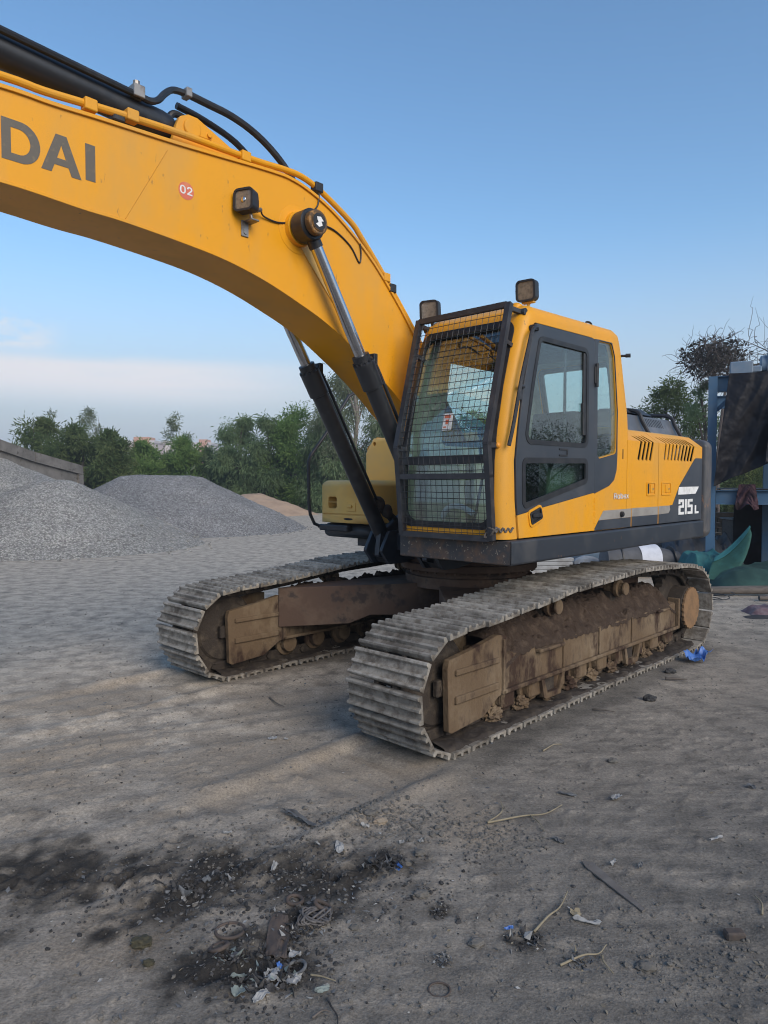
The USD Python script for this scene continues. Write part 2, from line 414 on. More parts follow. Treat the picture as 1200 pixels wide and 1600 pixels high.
M['violet'] = mat('purple_outline_print', (0.11, 0.06, 0.12), 0.5)
M['cream'] = mat('cream_cab_plastic', (0.36, 0.37, 0.29), 0.6, (0.26, 0.27, 0.21), 5)
M['seat'] = mat('dark_seat_cloth', (0.03, 0.03, 0.034), 0.9)
M['headliner'] = mat('brown_headliner', (0.10, 0.055, 0.03), 0.9, (0.06, 0.035, 0.02), 6)
M['lens'] = mat('dusty_lamp_glass', (0.20, 0.165, 0.125), 0.18, (0.12, 0.10, 0.08), 40, coat=0.6)
M['glass'] = glass('cab_window_glass', (0.88, 0.96, 0.95), 0.10)
M['glass_dark'] = glass('tinted_window_glass', (0.55, 0.66, 0.63), 0.05)
M['orange'] = mat('orange_marker', (0.75, 0.30, 0.03), 0.4)
M['blue_steel'] = mat('blue_frame_paint', (0.050, 0.118, 0.205), 0.6, (0.080, 0.130, 0.185), 3, 0.45, 0.65, 0.9, 0.1, 60, 0.002, col3=(0.10, 0.06, 0.045), scale3=14, lo3=0.7, hi3=0.78, bevel=0.006)
M['blue_grey'] = mat('blue_grey_motor_paint', (0.13, 0.19, 0.26), 0.6, (0.18, 0.22, 0.27), 6)
M['tarp'] = mat('black_tarpaulin', (0.011, 0.011, 0.015), 0.6, (0.022, 0.021, 0.023), 2.6, 0.48, 0.68, 0.9, 0.35, 24, 0.012, rough2=0.7, spec=0.22)
M['tarp_brown'] = mat('dusty_brown_tarpaulin', (0.050, 0.045, 0.043), 0.7, (0.026, 0.025, 0.025), 4, 0.45, 0.65, 0.9, 0.35, 24, 0.012, spec=0.2)
M['net'] = mat('green_shade_net', (0.014, 0.066, 0.052), 0.85, (0.022, 0.10, 0.085), 5, 0.45, 0.65, 0.9, 0.4, 120, 0.004)
M['net_dark'] = mat('dark_green_net', (0.010, 0.040, 0.036), 0.85, (0.020, 0.065, 0.055), 4, 0.45, 0.65, 0.9, 0.4, 60, 0.008)
M['net_blue'] = mat('turquoise_net', (0.02, 0.125, 0.135), 0.85, (0.015, 0.08, 0.09), 6)
M['grey_cloth'] = mat('grey_sheeting', (0.060, 0.063, 0.072), 0.7, (0.10, 0.103, 0.112), 3, 0.42, 0.62, 0.9, 0.2, 20, 0.01)
M['pale_slab'] = mat('pale_grey_slab', (0.30, 0.31, 0.32), 0.85, (0.22, 0.22, 0.22), 6, bump=0.4, bscale=30)
M['paper'] = mat('white_paper', (0.60, 0.62, 0.68), 0.8, (0.52, 0.54, 0.60), 8)
M['brick'] = mat('pale_brick', (0.33, 0.25, 0.19), 0.9, (0.40, 0.34, 0.28), 8, 0.4, 0.65, 0.9, 0.5, 60, 0.004, island=0.25)
M['wood'] = mat('grey_weathered_wood', (0.13, 0.11, 0.095), 0.85, (0.07, 0.06, 0.052), 7, 0.45, 0.65, 0.8, 0.5, 40, 0.006, stretch=(1, 6, 6))
M['bark'] = mat('tree_bark', (0.10, 0.085, 0.07), 0.9, (0.05, 0.042, 0.036), 6, bump=0.6, bscale=20, bdist=0.02)
M['bark_pale'] = mat('pale_bark', (0.22, 0.19, 0.165), 0.9, (0.11, 0.095, 0.08), 4, bump=0.5, bscale=20, bdist=0.02)
M['twig'] = mat('dry_twig', (0.105, 0.085, 0.075), 0.9, (0.06, 0.05, 0.048), 5)
M['straw'] = mat('straw_stick', (0.255, 0.215, 0.145), 0.85, (0.18, 0.15, 0.10), 30)
M['concrete'] = mat('weathered_concrete', (0.185, 0.170, 0.155), 0.9, (0.115, 0.105, 0.095), 1.6, 0.42, 0.62, 0.9, 0.4, 25, 0.01, col3=(0.07, 0.06, 0.052), scale3=6, lo3=0.58, hi3=0.7)
M['rust'] = mat('rusty_iron', (0.088, 0.066, 0.054), 0.85, (0.050, 0.042, 0.039), 20, 0.42, 0.62, 0.9, 0.4, 90, 0.003)
M['ash_iron'] = mat('burnt_wire', (0.12, 0.11, 0.105), 0.8, (0.06, 0.055, 0.055), 40)
M['scrap'] = mat('pale_scrap', (0.30, 0.30, 0.295), 0.85, (0.17, 0.17, 0.17), 40)
M['scrap_green'] = mat('pale_green_scrap', (0.20, 0.235, 0.22), 0.8, (0.13, 0.15, 0.145), 40)
M['scrap_blue'] = mat('blue_plastic', (0.05, 0.14, 0.42), 0.5, (0.08, 0.2, 0.5), 30)
M['scrap_grey'] = mat('grey_scrap', (0.12, 0.125, 0.13), 0.8, (0.07, 0.07, 0.075), 30)
M['char'] = mat('charred_rubbish', (0.030, 0.029, 0.029), 0.9, (0.085, 0.08, 0.078), 30, bump=0.8, bscale=80, bdist=0.01)
M['pink'] = mat('pink_rag', (0.36, 0.19, 0.28), 0.9, (0.18, 0.12, 0.15), 9)
M['purple_rag'] = mat('purple_rag', (0.12, 0.075, 0.09), 0.9, (0.19, 0.15, 0.16), 9)
M['maroon'] = mat('maroon_rag', (0.055, 0.024, 0.032), 0.9, (0.03, 0.016, 0.02), 9)
M['stone'] = mat('loose_stone', (0.15, 0.14, 0.125), 0.9, (0.23, 0.21, 0.185), 12, 0.42, 0.62, 0.9, island=0.35)
M['clod'] = mat('soil_clod', (0.115, 0.106, 0.094), 0.95, (0.17, 0.156, 0.138), 14)
M['clod_dark'] = mat('dark_olive_lump', (0.062, 0.055, 0.032), 0.95, (0.035, 0.032, 0.02), 40)
M['straw_dull'] = mat('dull_straw', (0.19, 0.165, 0.125), 0.9, (0.13, 0.115, 0.09), 40)
M['tan_stone'] = mat('tan_stone', (0.24, 0.19, 0.14), 0.9, (0.3, 0.26, 0.2), 20)

# ---------------------------------------------------------------- places measured from the photograph
T = np.array([0.8067, 6.7154, 0.0])
YV = math.radians(-133.45)          # upper structure heading
DU = math.radians(-0.57)            # undercarriage relative to it
RV = np.array([[math.cos(YV), -math.sin(YV)], [math.sin(YV), math.cos(YV)]])


def to_machine(x, y):
    d = np.stack([np.asarray(x) - T[0], np.asarray(y) - T[1]], -1) @ RV
    return d[..., 0], d[..., 1]

# ---------------------------------------------------------------- the ground
def axis_pts(segs):
    out = []
    for a, b, s in segs:
        out.append(np.arange(a, b - 1e-9, s))
    return np.concatenate(out)


def far(a, b, k=26):
    return np.geomspace(a, b, k)


gx = np.concatenate([-far(16, 1500)[::-1], axis_pts([(-15.6, -6, .3), (-6, -2.2, .06), (-2.2, 2.6, .02), (2.6, 7, .06), (7, 15.8, .3)]), far(16, 1500)])
gy = np.concatenate([-far(4, 1200, 22)[::-1], axis_pts([(-3.8, 1.7, .2), (1.7, 5.2, .018), (5.2, 9, .045), (9, 20, .12), (20, 62, .7)]), far(62, 2500)])


def smooth01(x):
    x = np.clip(x, 0, 1)
    return x * x * (3 - 2 * x)


SOOT = [(-1.36, 2.94, .26), (-1.17, 2.84, .20), (-.98, 2.93, .12), (-.86, 2.71, .17), (-.73, 2.80, .20), (-.60, 2.93, .12), (-.45, 2.98, .14), (-.25, 2.89, .24), (-.10, 2.97, .15),
        (.02, 2.97, .09), (-.52, 2.44, .13), (-.52, 2.31, .16), (-.40, 2.33, .12), (-.98, 3.21, .09), (-.72, 3.08, .14), (-1.6, 2.85, .14), (-.30, 2.64, .10), (-1.02, 2.52, .05), (-.30, 3.15, .10),
        (.51, 2.48, .05), (.22, 2.66, .05), (-1.5, 2.5, .08), (-1.9, 3.0, .10)]
DUSTY = [(.12, 3.75, .42), (-.2, 4.0, .30), (.4, 3.35, .22), (-.8, 4.1, .5), (-1.0, 2.6, .22), (-1.9, 4.2, .6), (-.75, 5.2, .5), (-2.4, 5.3, .6)]


def ground_height(x, y):
    x, y = np.asarray(x, float), np.asarray(y, float)
    p = np.stack([x, y, np.zeros_like(x)], -1)
    near = 1 - smooth01((np.hypot(x, y - 4) - 10) / 30)
    z = (meshkit.fbm(p * 0.35, 3, 3) - .5) * 0.022 * np.clip(near, .25, 1)
    fine = 1 - smooth01((np.hypot(x, y - 4) - 4) / 4)
    z = z + (meshkit.fbm(p * 2.2, 3, 5) - .5) * 0.009 * near * (.4 + .6 * fine) + (meshkit.fbm(p * np.array([9., 9, 1]), 3, 9) - .5) * 0.008 * fine
    z = z + np.maximum(meshkit.fbm(p * np.array([26., 26, 1]), 2, 11) - .58, 0) * 0.035 * fine
    mx, my = to_machine(x, y)
    # keep the ground level under the machine's tracks
    pad = smooth01((3.3 - np.abs(mx)) / .9) * smooth01((2.1 - np.abs(my)) / .5)
    z = z * (1 - .8 * pad) - .010 * pad
    # prints the near and the far track left in front of the machine
    for c in (1.195, -1.195):
        s = smooth01((mx - 2.15) / .25) * smooth01((4.6 - mx) / 1.6) * smooth01((.36 - np.abs(my - c)) / .08)
        z = z + s * (.034 * (np.abs(((mx / .195) % 1) - .5) - .3) + .010 * (np.abs(((mx / .065) % 1) - .5) - .3) - .014) * (1.0 if c > 0 else .8)
        e = np.exp(-((np.abs(my - c) - .40) / .07) ** 2) * smooth01((mx - 2.0) / .3) * smooth01((4.3 - mx) / 1.5)
        z = z + e * .026 * (.4 + meshkit.noise(p * 6, 4))
    # wheel ruts running off to the left
    for k, (a, off) in enumerate(((.52, 5.1), (.50, 5.55), (.46, 4.55), (.55, 6.3), (.35, 3.55))):
        d = (y - off - a * (x + 1.0)) / math.hypot(1, a)
        z = z + (np.exp(-((np.abs(d) - .16) / .05) ** 2) * .007 - np.exp(-(d / .12) ** 2) * .008) * smooth01((.6 - x) / 1.2) * near
    for (sx, sy, r) in SOOT:
        d2 = ((x - sx) ** 2 + ((y - sy) * 1.4) ** 2) / (r * r)
        z = z + np.exp(-d2) * (meshkit.noise(p * 30, 21) - .62) * .035
    return z


GX, GY = np.meshgrid(gx, gy)
GZ = ground_height(GX, GY)
GP = np.stack([GX, GY, GZ], -1).reshape(-1, 3)
k = len(gx)
gi = (np.arange(len(gy) - 1)[:, None] * k + np.arange(k - 1)).ravel()
GF = np.vstack([np.stack([gi, gi + 1, gi + k + 1], 1), np.stack([gi, gi + k + 1, gi + k], 1)])
soot = np.zeros(len(GP)); dust = np.zeros(len(GP))
warp = (meshkit.fbm(GP * np.array([5., 5, 0]), 3, 31) - .5)
warp2 = (meshkit.fbm(GP * np.array([16., 16, 0]), 3, 33) - .5)
for (sx, sy, r) in SOOT:
    d = np.hypot(GP[:, 0] - sx, (GP[:, 1] - sy) * 1.35) / r
    soot = np.maximum(soot, smooth01((2.1 - d + 2.6 * warp + 2.2 * warp2) / 1.9))
for (sx, sy, r) in DUSTY:
    d = np.hypot(GP[:, 0] - sx, (GP[:, 1] - sy)) / r
    dust = np.maximum(dust, smooth01((1.5 - d + 1.6 * warp + .6 * warp2) / 1.2))
mxx, myy = to_machine(GP[:, 0], GP[:, 1])
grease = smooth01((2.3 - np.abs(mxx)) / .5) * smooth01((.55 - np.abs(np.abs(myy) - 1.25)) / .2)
soot *= np.clip(.55 + 1.5 * meshkit.fbm(GP * np.array([9., 9, 0]), 3, 37) - .15, .4, 1)
soot = np.maximum(soot, .55 * grease)  # also darkens a band along each track, joined to the burnt patches
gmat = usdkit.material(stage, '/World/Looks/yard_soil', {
    'g': ('geometry', {}), 'sep': ('separate_xyz', {}),
    'soot': ('attribute', {'attribute': 'soot'}), 'dust': ('attribute', {'attribute': 'dust'}),
    'n1': ('noise_texture', {'scale': 0.55, 'detail': 6.0, 'roughness': 0.6}),
    'n2': ('noise_texture', {'scale': 5.0, 'detail': 8.0, 'roughness': 0.68}),
    'n3': ('noise_texture', {'scale': 70.0, 'detail': 8.0, 'roughness': 0.78}),
    'mp': ('mapping', {'scale': (0.7, 4.2, 1.0), 'rotation': (0, 0, -0.48)}), 'n4': ('noise_texture', {'scale': 2.4, 'detail': 10.0, 'roughness': 0.68}),
    'v': ('voronoi_texture', {'scale': 48.0}), 'v2': ('voronoi_texture', {'scale': 120.0}),
    # base tone darker towards the camera and the right, paler further out
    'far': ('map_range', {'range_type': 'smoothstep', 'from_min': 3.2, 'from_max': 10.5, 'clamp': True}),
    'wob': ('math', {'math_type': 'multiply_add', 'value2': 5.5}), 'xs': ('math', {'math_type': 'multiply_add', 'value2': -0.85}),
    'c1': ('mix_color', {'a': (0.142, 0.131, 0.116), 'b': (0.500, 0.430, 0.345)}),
    'r2': ('map_range', {'from_min': 0.42, 'from_max': 0.66, 'to_max': 0.7, 'clamp': True}), 'c2': ('mix_color', {'b': (0.082, 0.075, 0.067)}),
    'r4': ('map_range', {'from_min': 0.48, 'from_max': 0.7, 'to_max': 0.55, 'clamp': True}), 'c4': ('mix_color', {'b': (0.350, 0.305, 0.250)}),
    'dm': ('math', {'math_type': 'multiply', 'value2': 0.75}), 'cd': ('mix_color', {'b': (0.265, 0.220, 0.170)}),
    'sm': ('math', {'math_type': 'multiply', 'value2': 0.93}), 'cs': ('mix_color', {'b': (0.021, 0.0195, 0.0185)}),
    'rv': ('map_range', {'from_min': 0.16, 'from_max': 0.05, 'to_max': 0.8, 'clamp': True}), 'vm': ('math', {'math_type': 'multiply'}), 'rvc': ('map_range', {'from_min': 0.72, 'from_max': 0.8, 'clamp': True}), 'vs': ('separate_color', {}),
    'cv': ('mix_color', {'b': (0.27, 0.25, 0.225)}),
    'r3': ('map_range', {'from_min': 0.3, 'from_max': 0.7, 'to_min': 0.52, 'to_max': 1.46, 'clamp': True}), 'h': ('hsv', {}),
    'b1': ('bump', {'strength': 0.5, 'distance': 0.007}), 'b2': ('bump', {'strength': 0.4, 'distance': 0.004}), 'p': ('principled_bsdf', {'roughness': 0.92, 'specular_ior_level': 0.2}),
}, [('g.position', 'sep.vector'), ('g.position', 'n1.vector'), ('g.position', 'n2.vector'), ('g.position', 'n3.vector'), ('g.position', 'mp.vector'), ('mp.vector', 'n4.vector'), ('g.position', 'v.vector'), ('g.position', 'v2.vector'),
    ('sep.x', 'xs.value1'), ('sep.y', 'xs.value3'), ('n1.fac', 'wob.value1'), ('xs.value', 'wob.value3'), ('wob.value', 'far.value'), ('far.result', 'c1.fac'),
    ('n2.fac', 'r2.value'), ('r2.result', 'c2.fac'), ('c1.result', 'c2.a'), ('n4.fac', 'r4.value'), ('r4.result', 'c4.fac'), ('c2.result', 'c4.a'),
    ('dust.fac', 'dm.value1'), ('dm.value', 'cd.fac'), ('c4.result', 'cd.a'), ('soot.fac', 'sm.value1'), ('sm.value', 'cs.fac'), ('cd.result', 'cs.a'),
    ('v.distance', 'rv.value'), ('v.color', 'vs.color'), ('vs.r', 'rvc.value'), ('rv.result', 'vm.value1'), ('rvc.result', 'vm.value2'), ('vm.value', 'cv.fac'), ('cs.result', 'cv.a'),
    ('n3.fac', 'r3.value'), ('r3.result', 'h.value'), ('cv.result', 'h.color'), ('h.color', 'p.base_color'),
    ('n3.fac', 'b1.height'), ('v2.distance', 'b2.height'), ('b1.normal', 'b2.normal'), ('b2.normal', 'p.normal')], surface='p.BSDF')
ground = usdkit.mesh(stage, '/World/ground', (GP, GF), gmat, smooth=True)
meta(ground.GetPrim(), kind='structure')
for nm, val in (('soot', soot), ('dust', dust)):
    UsdGeom.PrimvarsAPI(ground).CreatePrimvar(nm, Sdf.ValueTypeNames.FloatArray, 'vertex').Set(Vt.FloatArray.FromNumpy(val.astype(np.float32)))


def gz(x, y):
    return float(ground_height(np.array([x]), np.array([y]))[0])


# ---------------------------------------------------------------- gravel and sand heaps
def gravel_mat(name, a, b, c, scale):
    return usdkit.material(stage, '/World/Looks/' + name, {
        'g': ('geometry', {}), 'v': ('voronoi_texture', {'scale': scale}), 's': ('separate_color', {}), 'n': ('noise_texture', {'scale': 0.8, 'detail': 5.0}),
        'r': ('map_range', {'from_min': 0.4, 'from_max': 0.62, 'clamp': True}), 'x': ('mix_color', {'a': a, 'b': b}), 'mr': ('map_range', {'to_min': 0.45, 'to_max': 1.6}), 'h': ('hsv', {}),
        'd': ('map_range', {'from_min': 0.25, 'from_max': 0.75, 'to_max': 0.75, 'clamp': True}), 'xd': ('mix_color', {'b': c}),
        'bm': ('bump', {'strength': 1.0, 'distance': 0.035, 'invert': True}), 'p': ('principled_bsdf', {'roughness': 0.9, 'specular_ior_level': 0.2})},
        [('g.position', 'v.vector'), ('g.position', 'n.vector'), ('n.fac', 'r.value'), ('r.result', 'x.fac'), ('v.color', 's.color'), ('s.r', 'mr.value'), ('mr.result', 'h.value'), ('x.result', 'h.color'),
         ('v.distance', 'd.value'), ('d.result', 'xd.fac'), ('h.color', 'xd.a'), ('xd.result', 'p.base_color'), ('v.distance', 'bm.height'), ('bm.normal', 'p.normal')], surface='p.BSDF')


def heap(name, label, cones, material, seed, step=0.09, flat=9.0, rough=0.035, pebbles=0, pebble_size=(.012, .028)):
    """tipped heaps: the highest of several cones with rounded tops, on the ground"""
    x0, x1 = min(c[0] - c[3] for c in cones) - .6, max(c[0] + c[3] for c in cones) + .6
    y0, y1 = min(c[1] - c[3] for c in cones) - .6, max(c[1] + c[3] for c in cones) + .6
    nx, ny = int((x1 - x0) / step), int((y1 - y0) / step)

    def height(x, y):
        p = np.stack([x, y, np.zeros_like(x)], -1)
        w = (meshkit.fbm(p * .55, 3, seed) - .5)
        z = np.full(x.shape, -9.0)
        for cx, cy, h, r, plat in cones:
            d = np.maximum(np.hypot(x - cx, y - cy) - plat, 0) / (r - plat)
            s = h * (1 - np.sqrt(d * d + .0012) + .02) + w * .22
            z = np.maximum(z, s) + .12 * np.exp(-np.abs(z - s) * 6) * (z > -5)
        z = np.where(z > flat - .12, flat - .12 * np.exp(-np.maximum(z - flat + .12, 0) / .12), z)
        return z + (meshkit.fbm(p * 2.2, 3, seed + 3) - .5) * rough * 2 + (meshkit.noise(p * 13, seed + 6) - .5) * rough * .8

    def fn(u, v):
        x, y = x0 + u * (x1 - x0), y0 + v * (y1 - y0)
        z = height(x, y)
        g = ground_height(x, y)
        return np.stack([x, y, np.maximum(z, g - .25)], -1)
    m = sheet(nx, ny, fn)
    g = ground_height(m.vertices[:, 0], m.vertices[:, 1])
    m.update_faces((m.vertices[:, 2] > g - .2)[m.faces].any(1)); m.remove_unreferenced_vertices()
    o = obj(name, m, material, smooth=True, label=label, cat='heap')
    if pebbles:
        fi = rng.choice(len(m.faces), pebbles, p=m.area_faces / m.area_faces.sum())
        w = rng.dirichlet((1, 1, 1), pebbles)
        P = (m.triangles[fi] * w[:, :, None]).sum(1)
        ok = P[:, 2] > ground_height(P[:, 0], P[:, 1]) - .01
        foot = ok & (P[:, 2] < ground_height(P[:, 0], P[:, 1]) + .45) & (np.arange(pebbles) % 3 == 0)
        a = rng.uniform(-.7, .7, (pebbles, 2))
        Q = np.stack([P[:, 0] + a[:, 0], P[:, 1] + a[:, 1] - .2, 0 * a[:, 0]], 1)[foot]
        Q[:, 2] = np.maximum(ground_height(Q[:, 0], Q[:, 1]), height(Q[:, 0], Q[:, 1])) + .01
        stones_at(Q, rng.uniform(.015, .05, len(Q)), 'fallen_stones', 'stone_' + name, material, o)
        stones_at(P[ok], rng.uniform(*pebble_size, ok.sum()), 'loose_stones', 'stone_' + name, material, o)
    return o


def stones_at(P, size, name, proto, material, parent=None, kind='stuff', label=None, cat=None, flat=.7):
    base = str(parent.GetPath()) if parent is not None else '/World'
    pi = UsdGeom.PointInstancer.Define(stage, numbered(base + '/' + name))
    rels = []
    for i in range(3):
        m = trimesh.creation.icosphere(subdivisions=1 if i == 0 else 0)
        r = np.random.default_rng(i + 5)
        m.vertices *= r.uniform(.65, 1.15, (len(m.vertices), 1)) * np.array([1, .8, flat])
        q = usdkit.mesh(stage, f'{pi.GetPath()}/pebble_{i + 1:03d}', m, material)
        rels.append(q.GetPath())
    pi.CreatePrototypesRel().SetTargets(rels)
    n = len(P)
    pi.CreateProtoIndicesAttr(Vt.IntArray.FromNumpy(rng.integers(0, 3, n).astype(np.int32)))
    pi.CreatePositionsAttr(Vt.Vec3fArray.FromNumpy(np.asarray(P, np.float32)))
    s = np.asarray(size)[:, None] * rng.uniform(.7, 1.3, (n, 3))
    pi.CreateScalesAttr(Vt.Vec3fArray.FromNumpy(s.astype(np.float32)))
    a = rng.uniform(0, 2 * PI, n); tl = rng.normal(0, .25, n)
    q = np.stack([np.cos(a / 2), np.sin(tl) * .5, np.cos(tl) * 0, np.sin(a / 2)], 1)
    q /= np.linalg.norm(q, axis=1, keepdims=True)
    pi.CreateOrientationsAttr(Vt.QuathArray([Gf.Quath(*map(float, t)) for t in q]))
    return meta(pi.GetPrim(), label, cat, None, kind)


heap('gravel_heap', 'large pale grey-green gravel heap at the left edge, in front of the concrete wall', [(-8.75, 18.6, 1.72, 3.9, .35), (-13.2, 21.6, 2.82, 6.6, .3)],
     gravel_mat('pale_gravel', (0.37, 0.355, 0.325), (0.43, 0.41, 0.375), (0.15, 0.145, 0.135), 30), 41, pebbles=9000)
heap('gravel_heap', 'dark blue-grey gravel heap with a flat top in front of the bushes', [(-8.45, 25.2, 2.15, 4.7, .15), (-7.3, 25.1, 2.15, 4.4, .15)],
     gravel_mat('dark_gravel', (0.285, 0.278, 0.270), (0.34, 0.33, 0.32), (0.115, 0.113, 0.112), 28), 52, step=.1, pebbles=6000, flat=1.90)
heap('sand_heap', 'small orange-brown sand heap behind the dark gravel heap', [(-6.9, 37.0, 1.05, 2.9, .4), (-5.6, 36.4, .6, 2.0, .2)],
     mat('orange_sand', (0.38, 0.27, 0.19), 0.95, (0.31, 0.22, 0.155), 1.5, bump=.5, bscale=20, bdist=.02), 63, step=.14, rough=.04)

# ---------------------------------------------------------------- concrete parapet behind the big heap
wp = thing('concrete_parapet', 'weathered sloping concrete parapet wall behind the large pale gravel heap', 'wall')


def sloped(a, b, za0, za1, zb0, zb1, t, grow=0.0):
    a, b = np.array(a), np.array(b)
    d = (b - a) / np.linalg.norm(b - a); n = np.array([-d[1], d[0]]) * t / 2
    a, b = a - d * grow, b + d * grow
    return hull([(*(p + s * n), z) for p, zs in ((a, (za0, za1)), (b, (zb0, zb1))) for s in (-1, 1) for z in zs])


WA, WB = (-12.4, 18.6), (-11.35, 26.2)


def along(t):
    return tuple(np.array(WA) + (np.array(WB) - np.array(WA)) * t)


def wz(t):
    return 3.62 + (2.26 - 3.62) * t - .12 * math.sin(PI * min(max(t, 0), 1))


obj('wall_panel', sloped(along(-1.2), along(.965), -.3, wz(-1.2) - .30, -.3, wz(.965) - .30, .28), M['concrete'], wp)
for i in range(6):
    t0, t1 = -1.2 + i * 2.2 / 6, -1.2 + (i + 1) * 2.2 / 6 - .004
    obj('coping', sloped(along(t0), along(t1), wz(t0) - .33, wz(t0), wz(t1) - .33, wz(t1), .46), M['concrete'], wp)
obj('end_pier', sloped(along(.962), along(1.0), -.3, wz(.97) - .335, -.3, wz(1) - .335, .44), M['concrete'], wp)

# ---------------------------------------------------------------- trees
def leaves(P, D, L, W, curl=.25, seed=0):
    """one bent leaf blade (two triangles each side of a fold, joined as quads) per point: P root, D direction, L length, W width"""
    r = np.random.default_rng(seed)
    n = len(P)
    D = D / np.maximum(np.linalg.norm(D, axis=1, keepdims=True), 1e-9)
    s = np.cross(D, r.normal(size=(n, 3))); s /= np.maximum(np.linalg.norm(s, axis=1, keepdims=True), 1e-9)
    u = np.cross(s, D)
    L, W = np.asarray(L)[:, None], np.asarray(W)[:, None]
    tip = P + D * L - u * L * curl
    mid = P + D * L * .45
    V = np.stack([P, mid + s * W, tip, mid - s * W], 1).reshape(-1, 3)
    i = np.arange(n)[:, None] * 4
    return trimesh.Trimesh(V, np.vstack([i + [0, 1, 2], i + [0, 2, 3]]), process=False)


LEAF = {
    'mango': leaf('mango_leaf', (0.135, 0.200, 0.065), (0.250, 0.310, 0.105), trans=.48),
    'bright': leaf('bright_leaf', (0.215, 0.360, 0.095), (0.335, 0.490, 0.140), trans=.52),
    'willow': leaf('willow_leaf', (0.200, 0.305, 0.140), (0.310, 0.420, 0.195), trans=.48),
    'gum': leaf('gum_leaf', (0.245, 0.300, 0.170), (0.360, 0.410, 0.240), trans=.48),
    'dark': leaf('dark_bush_leaf', (0.075, 0.120, 0.045), (0.130, 0.180, 0.070)),
    'dry': leaf('dry_leaf', (0.045, 0.042, 0.035), (0.075, 0.065, 0.05)),
}


def tree(name, label, category, x, y, h, w, kind, seed, n=5200, trunk_h=.35, group=None, droop=0.0, size=(.22, .36), width=.28, clumps=26, base=.06, lobes=None, bark='bark', r0=None, scatter=.30):
    """tapered trunk with limbs; crown of leaf blades in uneven clumps with gaps between"""
    r = np.random.default_rng(seed)
    root = thing(name, label, category, (x, y, gz(x, y) - .05), 0, group)
    r0 = r0 or .022 * h + .03
    n, size = int(n * 1.9), (size[0] * .68, size[1] * .68)
    top = np.array([r.normal(0, .03 * h), r.normal(0, .03 * h), h * .92])
    spine = [np.array([0, 0, 0]), np.array([*(top[:2] * .2 + r.normal(0, .02 * h, 2)), h * .3]), np.array([*(top[:2] * .6 + r.normal(0, .02 * h, 2)), h * .62]), top]
    parts = [tube(spine, [r0, r0 * .75, r0 * .45, r0 * .12], 7, 4)]
    C = []
    for i in range(clumps):
        t = base + (1 - base) * (i + r.uniform(.1, .9)) / clumps
        z = h * t
        prof = math.sin(PI * min(max((t - base) / (1 - base), .04), .97) ** .8) ** .6 if lobes is None else np.interp(t, [l[0] for l in lobes], [l[1] for l in lobes])
        a = r.uniform(0, 2 * PI)
        rad = w * .5 * prof * math.sqrt(r.uniform(.15, 1))
        c = np.array([rad * math.cos(a), rad * math.sin(a), z])
        C.append((c, w * r.uniform(.13, .24) * (.55 + .6 * prof)))
        b = np.array([np.interp(z * .7, [0, h * .3, h * .62, h * .92], [s[k2] for s in spine]) for k2 in (0, 1)] + [z * .7])
        if i % 2 == 0:
            parts.append(tube([b, (b + c) / 2 + np.array([0, 0, .06 * h]), c], [r0 * .32, r0 * .2, r0 * .06], 5, 2))
    obj('trunk', cat(parts), M[bark], root)
    per = r.dirichlet(np.full(len(C), 4.0)) * n
    P, D = [], []
    for (c, s), m in zip(C, per):
        m = int(m)
        q = r.normal(size=(m, 3)); q /= np.linalg.norm(q, axis=1, keepdims=True)
        q *= (r.uniform(0.12, 1, (m, 1)) ** .5) * (1 + scatter * r.normal(size=(m, 1)))
        p = c + q * s * np.array([1, 1, .85])
        d = q + r.normal(0, .55, (m, 3)) + np.array([0, 0, -droop - .15])
        if droop > .6:
            p[:, 2] -= np.abs(r.normal(0, .25, m)) * s * droop
        P.append(p); D.append(d)
    P, D = np.vstack(P), np.vstack(D)
    keep = P[:, 2] > .05
    P, D = P[keep], D[keep]
    L = r.uniform(*size, len(P))
    obj('crown', leaves(P, D, L, L * width * .5, .2, seed), LEAF[kind], root, smooth=False)
    return root


gB = 'trees along the far side of the yard'


def px_tree(name, label, category, px, top, Y, wpx, kind, seed, **kw):
    X = (px - 600) / 1102.3 * Y
    h = 1.652 + (754 - top) / 1102.3 * Y
    return tree(name, label, category, X, Y, h, wpx / 1102.3 * Y, kind, seed, group=gB, **kw)


px_tree('mango_tree', 'round dark green mango tree, leftmost above the concrete wall', 'tree', 62, 660, 43, 110, 'mango', 101, n=5200, size=(.3, .5))
px_tree('mango_tree', 'dark green mango tree with yellowish leaf tips, second from the left', 'tree', 128, 668, 42, 105, 'mango', 102, n=5600, size=(.3, .5))
px_tree('mango_tree', 'dark leafy mango tree right above the end of the concrete wall', 'tree', 180, 678, 41, 86, 'mango', 103, n=4600, size=(.3, .5))
px_tree('broadleaf_tree', 'low bright green tree left below the orange building', 'tree', 226, 694, 43, 74, 'bright', 104, n=4200, size=(.28, .45))
px_tree('broadleaf_tree', 'light green bushy tree right of the orange building', 'tree', 282, 690, 43, 92, 'bright', 105, n=5200, size=(.26, .42))
px_tree('willowy_tree', 'small soft green tree between the bright bushes and the tall row', 'tree', 325, 698, 44, 66, 'willow', 106, n=3600, droop=.7)
px_tree('gum_tree', 'thin wispy sapling rising above the mango trees, leftmost wisp', 'tree', 82, 641, 50, 34, 'gum', 107, n=620, size=(.26, .46), width=.2, clumps=13, base=.45, bark='bark_pale', r0=.05)
px_tree('gum_tree', 'airy sapling poking out above the second mango tree', 'tree', 143, 638, 50, 44, 'gum', 108, n=1300, size=(.26, .46), width=.2, clumps=16, base=.4, bark='bark_pale', r0=.06)
